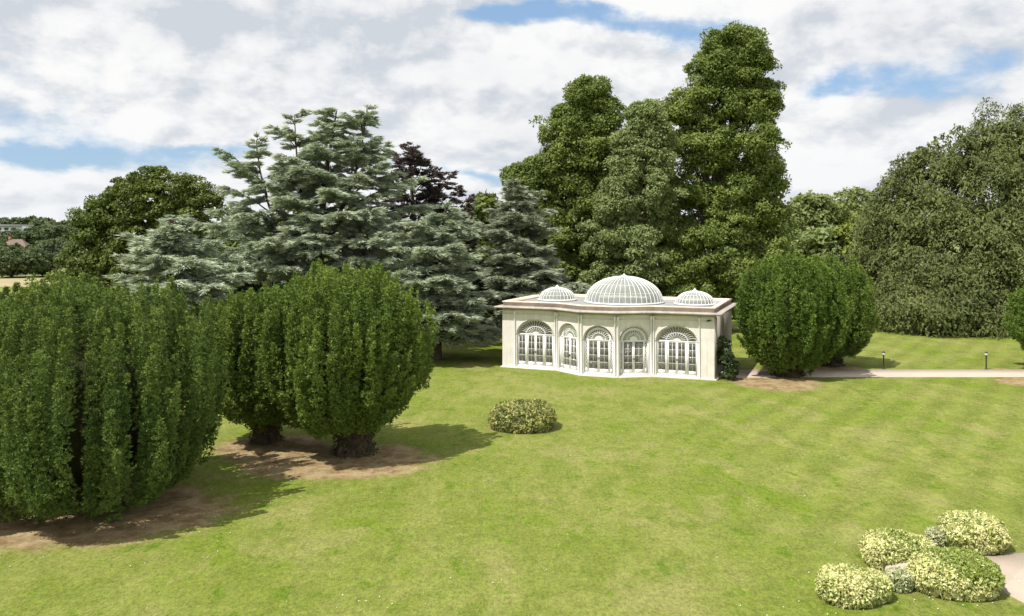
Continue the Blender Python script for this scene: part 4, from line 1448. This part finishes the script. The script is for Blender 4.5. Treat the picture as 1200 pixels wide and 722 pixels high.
def fanlight(parent, loc, rz, x0, x1, spring, rise, wide, y=.17):
    g = GM()
    cx, a = (x0 + x1) / 2, (x1 - x0) / 2
    y0, y1 = y, y + .04

    def el(k, t, kz=None):
        return (cx + a * k * math.cos(t), spring + .03 + (rise - .03) * (kz or k) * math.sin(t))

    def ring(k, w, n=36, kz=None):
        P = [el(k, math.pi * i / n, kz) for i in range(n + 1)]
        for p, q in zip(P[:-1], P[1:]):
            g.bar(p, q, w, y0, y1)
    ring(.975, .05)
    if wide:
        ring(.52, .045)
        n = 17
        for i in range(1, n):
            t = math.pi * i / n
            # petals: bars that bow away from the crown of the arch
            bend = .10 * math.cos(t)
            P = []
            for s in np.linspace(0, 1, 6):
                k = .52 + (.965 - .52) * s
                tt = t + bend * math.sin(math.pi * s) * (1 if t < math.pi / 2 else 1)
                P.append(el(k, tt))
            for p, q in zip(P[:-1], P[1:]):
                g.bar(p, q, .030, y0 + .004, y1 - .004)
        for i in range(n):      # rounded petal heads
            t0, t1 = math.pi * i / n, math.pi * (i + 1) / n
            P = [el(.87 + .075 * math.sin(math.pi * s), t0 + (t1 - t0) * s) for s in np.linspace(0, 1, 6)]
            for p, q in zip(P[:-1], P[1:]):
                g.bar(p, q, .020, y0 + .006, y1 - .006)
        for i in range(1, 11):
            t = math.pi * i / 11
            g.bar(el(.15, t), el(.50, t), .028, y0 + .004, y1 - .004)
        k0 = .17
    else:
        ring(.80, .17)
        ring(.47, .035)
        for i in range(1, 13):
            t = math.pi * i / 13
            g.bar(el(.27, t), el(.80, t), .034, y0 + .004, y1 - .004)
        k0 = .27
    # solid half-round boss
    P = [el(k0, math.pi * i / 14) for i in range(15)]
    V = [(p[0], y0 - .01, p[1]) for p in P] + [(p[0], y1, p[1]) for p in P]
    g.add(V, [(i, i + 1, 16 + i, 15 + i) for i in range(14)])
    g.add(V, [tuple(range(15))])
    g.box(x0 + .01, x1 - .01, y0 - .02, y1 + .02, spring - .04, spring + .045)
    o = g.build('fanlight', M['white'], parent, loc=loc, rz=rz)
    gg = GM()
    A = arch_pts(x0 + .01, x1 - .01, spring, rise - .01)
    gg.add([(p[0], y + .02, p[1]) for p in A], [tuple(range(len(A)))])
    gg.build('pane', M['glass'], o)
    return o


def lattice(parent, loc, rz, x0, x1, z0, z1, y=.16):
    g = GM()
    g.box(x0, x0 + .035, y, y + .05, z0, z1)
    g.box(x1 - .035, x1, y, y + .05, z0, z1)
    g.box(x0 + .035, x1 - .035, y + .002, y + .048, z0, z0 + .3)
    g.box(x0 + .035, x1 - .035, y + .002, y + .048, z1 - .04, z1)
    a, b, c, d = x0 + .035, x1 - .035, z0 + .3, z1 - .04
    n = 7
    h = (d - c) / n
    for i in range(n):
        za, zb = c + i * h, c + (i + 1) * h
        zm = (za + zb) / 2
        m_ = (a + b) / 2
        for p, q in (((m_, za), (a, zm)), ((m_, za), (b, zm)), ((a, zm), (m_, zb)), ((b, zm), (m_, zb))):
            g.bar(p, q, .030, y + .010, y + .040)
    o = g.build('lattice_panel', M['white'], parent, loc=loc, rz=rz)
    gg = GM()
    gg.box(a, b, y + .042, y + .046, c, d)
    gg.build('pane', M['glass'], o)


def dome(parent, u, v, r, zb, rise, nrib, name_label):
    g = GM()
    root = GM()
    root.lathe([(r - .18, zb - .42), (r + .07, zb - .42), (r + .07, zb - .01), (r + .10, zb - .01), (r + .10, zb + .06), (r - .02, zb + .08), (r - .18, zb + .06), (r - .18, zb - .42)], 48)
    d = root.build('dome', M['white'], parent, loc=(u, v, 0))
    prof = []
    for t in np.linspace(0, math.pi / 2, 13):
        prof.append(((r - .05) * math.cos(t) ** .96 + .0005, zb + .06 + rise * math.sin(t)))
    g.lathe(prof, nrib * 2)
    g.build('glazing', M['dome_glass'], d)
    # ribs: one bar profile shared by every rib
    rb = GM()
    w = .030 if r > 2 else .024
    hh = .05
    k = 13
    V = []
    for (x, z), t in zip(prof, np.linspace(0, math.pi / 2, 13)):
        nx, nz = math.cos(t), math.sin(t)
        ww = w * (1 if t < 1.35 else .4)
        for sx, so in ((-1, -.004), (1, -.004), (1, hh), (-1, hh)):
            V.append((x + nx * so, sx * ww / 2, z + nz * so))
    F = []
    for i in range(k - 1):
        for j in range(4):
            F.append((i * 4 + j, i * 4 + (j + 1) % 4, i * 4 + 4 + (j + 1) % 4, i * 4 + 4 + j))
    rb.add(V, F)
    me = rb.mesh('rib', M['white'])
    for i in range(nrib):
        o = link('rib', me, d)
        o.rotation_euler = (0, 0, 2 * math.pi * i / nrib)
    for kk in (3, 6, 9):
        rg = GM()
        x, z = prof[kk]
        rg.lathe([(x - .012, z - .012), (x + .020, z - .008), (x + .020, z + .010), (x - .012, z + .012)], nrib)
        rg.build('glazing_ring', M['white'], d)
    f = GM()
    f.lathe([(.22 * r ** .4, zb + rise + .02), (.20 * r ** .4, zb + rise + .10), (.10, zb + rise + .17), (.035, zb + rise + .27), (.001, zb + rise + .30)], 16)
    f.build('finial', M['white'], d)
    return d


def build_orangery():
    root = thing('orangery', 'cream single-storey orangery with arched glazed doors and three ribbed glass domes', 'building', (ORI[0], ORI[1], 0), OANG)
    H = 4.26
    wing0 = (1.14, 3.92)
    wing4 = (4.19 - 3.92, 4.19 - 1.14)
    spring, z0 = 2.47, .16
    for i in range(5):
        p, q = np.array(PTS[i], float), np.array(PTS[i + 1], float)
        L = float(np.linalg.norm(q - p))
        a = math.atan2(*(q - p)[::-1])
        loc = (p[0], p[1], 0)
        wide = i in (0, 4)
        x0, x1 = wing0 if i == 0 else wing4 if i == 4 else (.24, L - .24)
        rise = 1.06 if wide else .98
        turn = {0: (0, -.27), 1: (-.27, .27), 2: (.27, .27), 3: (.27, -.27), 4: (-.27, 0)}[i]
        k = math.tan(R(31.5) / 2) * WALL_T
        e0 = {0: WALL_T, 1: -k, 2: k, 3: k, 4: -k}[i]
        e1 = {0: -k, 1: k, 2: k, 3: -k, 4: WALL_T}[i]
        arch_wall(L, H, x0, x1, z0, spring, rise, 0, WALL_T, e0, e1).build('wall', M['stone'], root, loc=loc, rz=a)
        # raised moulding round each arch and the lines of the frieze
        g = GM()
        A = arch_pts(x0 - .05, x1 + .05, spring, rise + .05, 30)
        for s, t in zip(A[:-1], A[1:]):
            g.bar(s, t, .06, -.028, -.002)
        g.build('arch_moulding', M['stone'], root, loc=loc, rz=a)
        g = GM()
        g.box(.02, L - .02, -.022, -.001, 3.92, 3.97)
        g.box(.02, L - .02, -.050, -.001, 4.16, 4.258)
        g.build('frieze_moulding', M['stone'], root, loc=loc, rz=a)
        # frame lining the opening
        g = GM()
        g.box(x0, x0 + .06, .10, .26, z0, spring - .04)
        g.box(x1 - .06, x1, .10, .26, z0, spring - .04)
        g.box(x0, x1, .08, .28, z0 - .02, z0 + .07)
        zb, zt = z0 + .07, spring - .04
        if wide:
            sw = .58
            m_ = .12
            for xx in (x0 + .06 + sw, x1 - .06 - sw - m_):
                g.box(xx, xx + m_, .12, .25, zb, zt)
        g.build('door_frame', M['white'], root, loc=loc, rz=a)
        if wide:
            leaf_frame('side_light', root, loc, a, x0 + .06, x0 + .06 + sw, zb, zt, 2, 4, .06, .07, .26)
            leaf_frame('side_light', root, loc, a, x1 - .06 - sw, x1 - .06, zb, zt, 2, 4, .06, .07, .26)
            c0, c1 = x0 + .06 + sw + m_, x1 - .06 - sw - m_
            mid = (c0 + c1) / 2
            leaf_frame('door', root, loc, a, c0 + .003, mid - .003, zb, zt, 2, 4, .075, .07, .26, handle=mid - .035)
            leaf_frame('door', root, loc, a, mid + .003, c1 - .003, zb, zt, 2, 4, .075, .07, .26, handle=mid + .035)
        else:
            lw = .20
            lattice(root, loc, a, x0 + .06, x0 + .06 + lw, zb, zt)
            lattice(root, loc, a, x1 - .06 - lw, x1 - .06, zb, zt)
            c0, c1 = x0 + .06 + lw, x1 - .06 - lw
            mid = (c0 + c1) / 2
            leaf_frame('door', root, loc, a, c0 + .003, mid - .003, zb, zt, 2, 4, .085, .06, .26, handle=mid - .04)
            leaf_frame('door', root, loc, a, mid + .003, c1 - .003, zb, zt, 2, 4, .085, .06, .26, handle=mid + .04)
        fanlight(root, loc, a, x0, x1, spring, rise, wide)
        # slim colonnettes
        for xc in {0: (.99, L - .10), 1: (.10, L - .10), 2: (.10, L - .10), 3: (.10, L - .10), 4: (.10, L - .99)}[i]:
            g = GM()
            g.lathe([(.075, .05), (.075, .22), (.052, .25), (.047, 3.86), (.066, 3.90), (.060, 3.95), (.085, 4.02), (.085, 4.155)], 12, (xc, -.055, 0))
            g.build('colonnette', M['white'], root, loc=loc, rz=a, smooth=False)
    # side and back walls
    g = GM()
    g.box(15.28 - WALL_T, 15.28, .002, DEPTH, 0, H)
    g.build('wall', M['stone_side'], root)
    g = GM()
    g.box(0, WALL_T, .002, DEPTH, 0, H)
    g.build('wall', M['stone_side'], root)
    g = GM()
    g.box(WALL_T, 15.28 - WALL_T, DEPTH - WALL_T, DEPTH, 0, H)
    g.build('wall', M['plaster'], root)
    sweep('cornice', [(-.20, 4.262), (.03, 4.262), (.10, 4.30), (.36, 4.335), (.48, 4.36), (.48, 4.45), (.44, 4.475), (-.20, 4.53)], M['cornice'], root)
    sweep('parapet', [(-.30, 4.40), (-.04, 4.40), (-.04, 4.74), (.02, 4.745), (.02, 4.835), (-.30, 4.84)], M['coping'], root)
    sweep('plinth', [(-.30, -.1), (.12, -.1), (.12, .07), (.03, .10), (-.30, .10)], M['coping'], root)
    # flat roof and ceiling, with round holes under the domes
    du, dv = (2.6, 7.88, 13.15), 4.8
    rad = (1.42, 2.90, 1.42)
    for nm, z, mat, inset in (('roof', 4.60, M['lead'], -.31), ('ceiling', 4.255, M['plaster'], -.20)):
        bm = bmesh.new()
        loops = [[bm.verts.new((p[0], p[1], z)) for p in offset_ring(inset)]]
        for u, r in zip(du, rad):
            loops.append([bm.verts.new((u + (r - .1) * math.cos(t), dv + (r - .1) * math.sin(t), z)) for t in np.linspace(0, 2 * math.pi, 40, endpoint=False)])
        es = []
        for lp in loops:
            for p, q in zip(lp, lp[1:] + lp[:1]):
                es.append(bm.edges.new((p, q)))
        bmesh.ops.triangle_fill(bm, use_beauty=True, use_dissolve=False, edges=es)
        me = bpy.data.meshes.new(nm)
        bm.to_mesh(me)
        bm.free()
        me.materials.append(mat)
        link(nm, me, root)
    g = GM()
    r = offset_ring(-.3)
    g.add(np.c_[r, np.full(len(r), .12)], [tuple(range(len(r)))])
    g.build('floor', M['floor'], root)
    for u, r_, rise, n in zip(du, rad, (.84, 1.82, .84), (30, 44, 30)):
        dome(root, u, dv, r_, 4.66, rise, n, '')
    # lead rainwater pipe on the side wall
    g = GM()
    g.tube([(15.34, 2.6, 0.05), (15.34, 2.6, 4.2)], .04, 8)
    g.build('downpipe', M['lead'], root)

    def wpos(u, v, z=.12):
        p = ORI + OU * u + OV * v
        return (p[0], p[1], z)
    # what stands inside, seen through the doors
    def table(lab, u, v, r, h, seed, drop):
        t = thing('draped_table', lab, 'table', wpos(u, v), .3 * seed, 'tables inside the orangery')
        g = GM()
        g.lathe([(r * .5, .0), (r * .48, .04), (.05, .06), (.045, h - .06), (r * .8, h - .05), (r * .8, h - .03), (.001, h - .03)], 16)
        g.build('pedestal', M['wood'], t)
        g = GM()
        n = 48
        a = np.arange(n) / n * 2 * np.pi
        rings = []
        for k, (rr, zz) in enumerate([(.001, h), (r * .95, h), (r, h - .02), (r * 1.03, h - drop * .5), (r * 1.07, h - drop)]):
            fold = (.0, .0, .0, .05, .09)[k] * np.sin(8 * a + seed) * r
            zc = zz - (.0, .0, .0, .0, .10)[k] * (np.sin(4 * a) > 0.3)
            rings.append(np.stack([(rr + fold) * np.cos(a), (rr + fold) * np.sin(a), zc + 0 * a], -1))
        i = np.arange(4)[:, None] * n
        j = np.arange(n)[None]
        g.add(np.concatenate(rings), np.stack([i + j, i + (j + 1) % n, i + n + (j + 1) % n, i + n + j], -1).reshape(-1, 4))
        g.build('tablecloth', M['linen'], t, smooth=True)
        return t
    table('white round table with a short cloth behind the doors of the wing towards the cedars', 2.9, 1.0, .48, 1.02, 1, .55)
    table('tall table under a floor-length white cloth behind the doors of the wing towards the yew', 13.45, .95, .33, 1.15, 2, 1.08)
    table('large white-clothed table under the middle dome of the orangery', 7.9, 4.6, .8, .76, 3, .5)

    def chair(lab, u, v, rz):
        c = thing('wooden_chair', lab, 'chair', wpos(u, v), rz, 'chairs inside the orangery')
        g = GM()
        g.box(-.21, .21, -.21, .21, .43, .47)
        g.build('seat', M['wood'], c)
        g = GM()
        g.box(-.20, .20, .175, .205, .56, .98)
        g.build('backrest', M['wood'], c)
        for sx in (-1, 1):
            for sy, hh in ((-1, .43), (1, 1.0)):
                g = GM()
                g.box(sx * .19 - .02, sx * .19 + .02, sy * .19 - .02 + .04 * (sy > 0), sy * .19 + .02 + .04 * (sy > 0), 0, hh)
                g.build('leg', M['wood'], c)
    lab = 'brown wooden chair inside the orangery behind the glazed doors'
    for k, (u, v, rz) in enumerate([(5.2, 2.6, .4), (6.4, 1.6, 2.6), (7.0, 3.3, .2), (8.6, 3.3, -.3), (9.4, 1.7, -2.4), (10.3, 2.6, .8), (11.8, 1.9, .3), (12.2, 2.4, 2.0), (12.9, 2.2, -.5), (1.6, 2.0, .5), (3.6, 2.4, -.4), (6.7, 5.2, 1.6), (9.1, 5.2, -1.6)]):
        chair(lab, u, v, rz)
    # dark security camera on the corner
    p = ORI + OU * 15.05 + OV * -.10
    f = thing('security_camera', 'small dark security camera under the cornice at the orangery corner', 'light', (p[0], p[1], 3.98), OANG)
    g = GM()
    g.box(-.03, .03, .0, .098, .0, .06)
    g.build('bracket', M['black'], f)
    g = GM()
    g.tube([(-.05, .0, .03), (-.22, -.10, -.02)], [.05, .06], 10)
    g.build('camera_head', M['black'], f)


# ------------------------------------------------------------------ bollard lamps
def bollards():
    lampm, T = newmat('opal_glass')
    finish(T, prin(T, (.82, .82, .80), .25, .5))
    g1, g2, g3, g4 = GM(), GM(), GM(), GM()
    g1.lathe([(.13, -.05), (.13, .03), (.10, .05), (.065, .09), (.055, .12)], 14)
    g2.lathe([(.055, .10), (.045, .20), (.043, .92), (.06, .94), (.06, .97), (.085, 1.0), (.001, 1.0)], 12)
    g3.lathe([(.05, 1.0), (.095, 1.03), (.115, 1.10), (.105, 1.17), (.06, 1.20)], 14)
    g4.lathe([(.125, 1.165), (.11, 1.20), (.05, 1.235), (.025, 1.27), (.001, 1.29)], 14)
    ms = [g1.mesh('base', M['black']), g2.mesh('post', M['black']), g3.mesh('lantern', lampm, True), g4.mesh('cap', M['black'])]
    for (px, py, lab) in ((1036.3, 432.8, 'black bollard lamp with a white lantern, nearer to the pair of yews'), (1156.8, 433.2, 'black bollard lamp with a white lantern, beside the round-headed yew')):
        x, y = gp(px, py)
        t = thing('bollard_lamp', lab, 'lamp', (x, y + .12, 0), 0, 'bollard lamps along the path')
        for nm, me in zip(('base', 'post', 'lantern', 'cap'), ms):
            link(nm, me, t)


# ------------------------------------------------------------------ clover flowers and grass tufts in the lawn
def lawn_details():
    rng = np.random.default_rng(55)
    n = 1500
    y = 20 + 45 * rng.random(n) ** 1.6
    x = (rng.random(n) * 1.5 - .75) * y
    k = lump(np.c_[x, y, 0 * x] * .22, 3) + .35 * (x > 3) > rng.uniform(-.2, .9, n)
    x, y = x[k], y[k]
    n = len(x)
    g = GM()
    a = np.arange(6) / 6 * 2 * np.pi
    r = rng.uniform(.010, .022, n)
    V = np.stack([x[:, None] + r[:, None] * np.cos(a), y[:, None] + r[:, None] * np.sin(a), np.full((n, 6), .045)], -1)
    V2 = np.stack([x, y, np.full(n, .058)], -1)[:, None]
    VV = np.concatenate([V, V2], 1)
    F = np.array([(i, (i + 1) % 6, 6) for i in range(6)])
    g.add(VV.reshape(-1, 3), (F[None] + (np.arange(n) * 7)[:, None, None]).reshape(-1, 3))
    m = plainmat('clover_petals', (.66, .65, .60), (.76, .75, .70), 3, .8, .1)
    tag(g.build('clover_flowers', m), 'small white clover flowers dotted over the lawn', 'flowers', kind='stuff')


place_yews()
build_orangery()
place_trees()
place_shrubs()
place_background()
place_far()
bollards()
lawn_details()
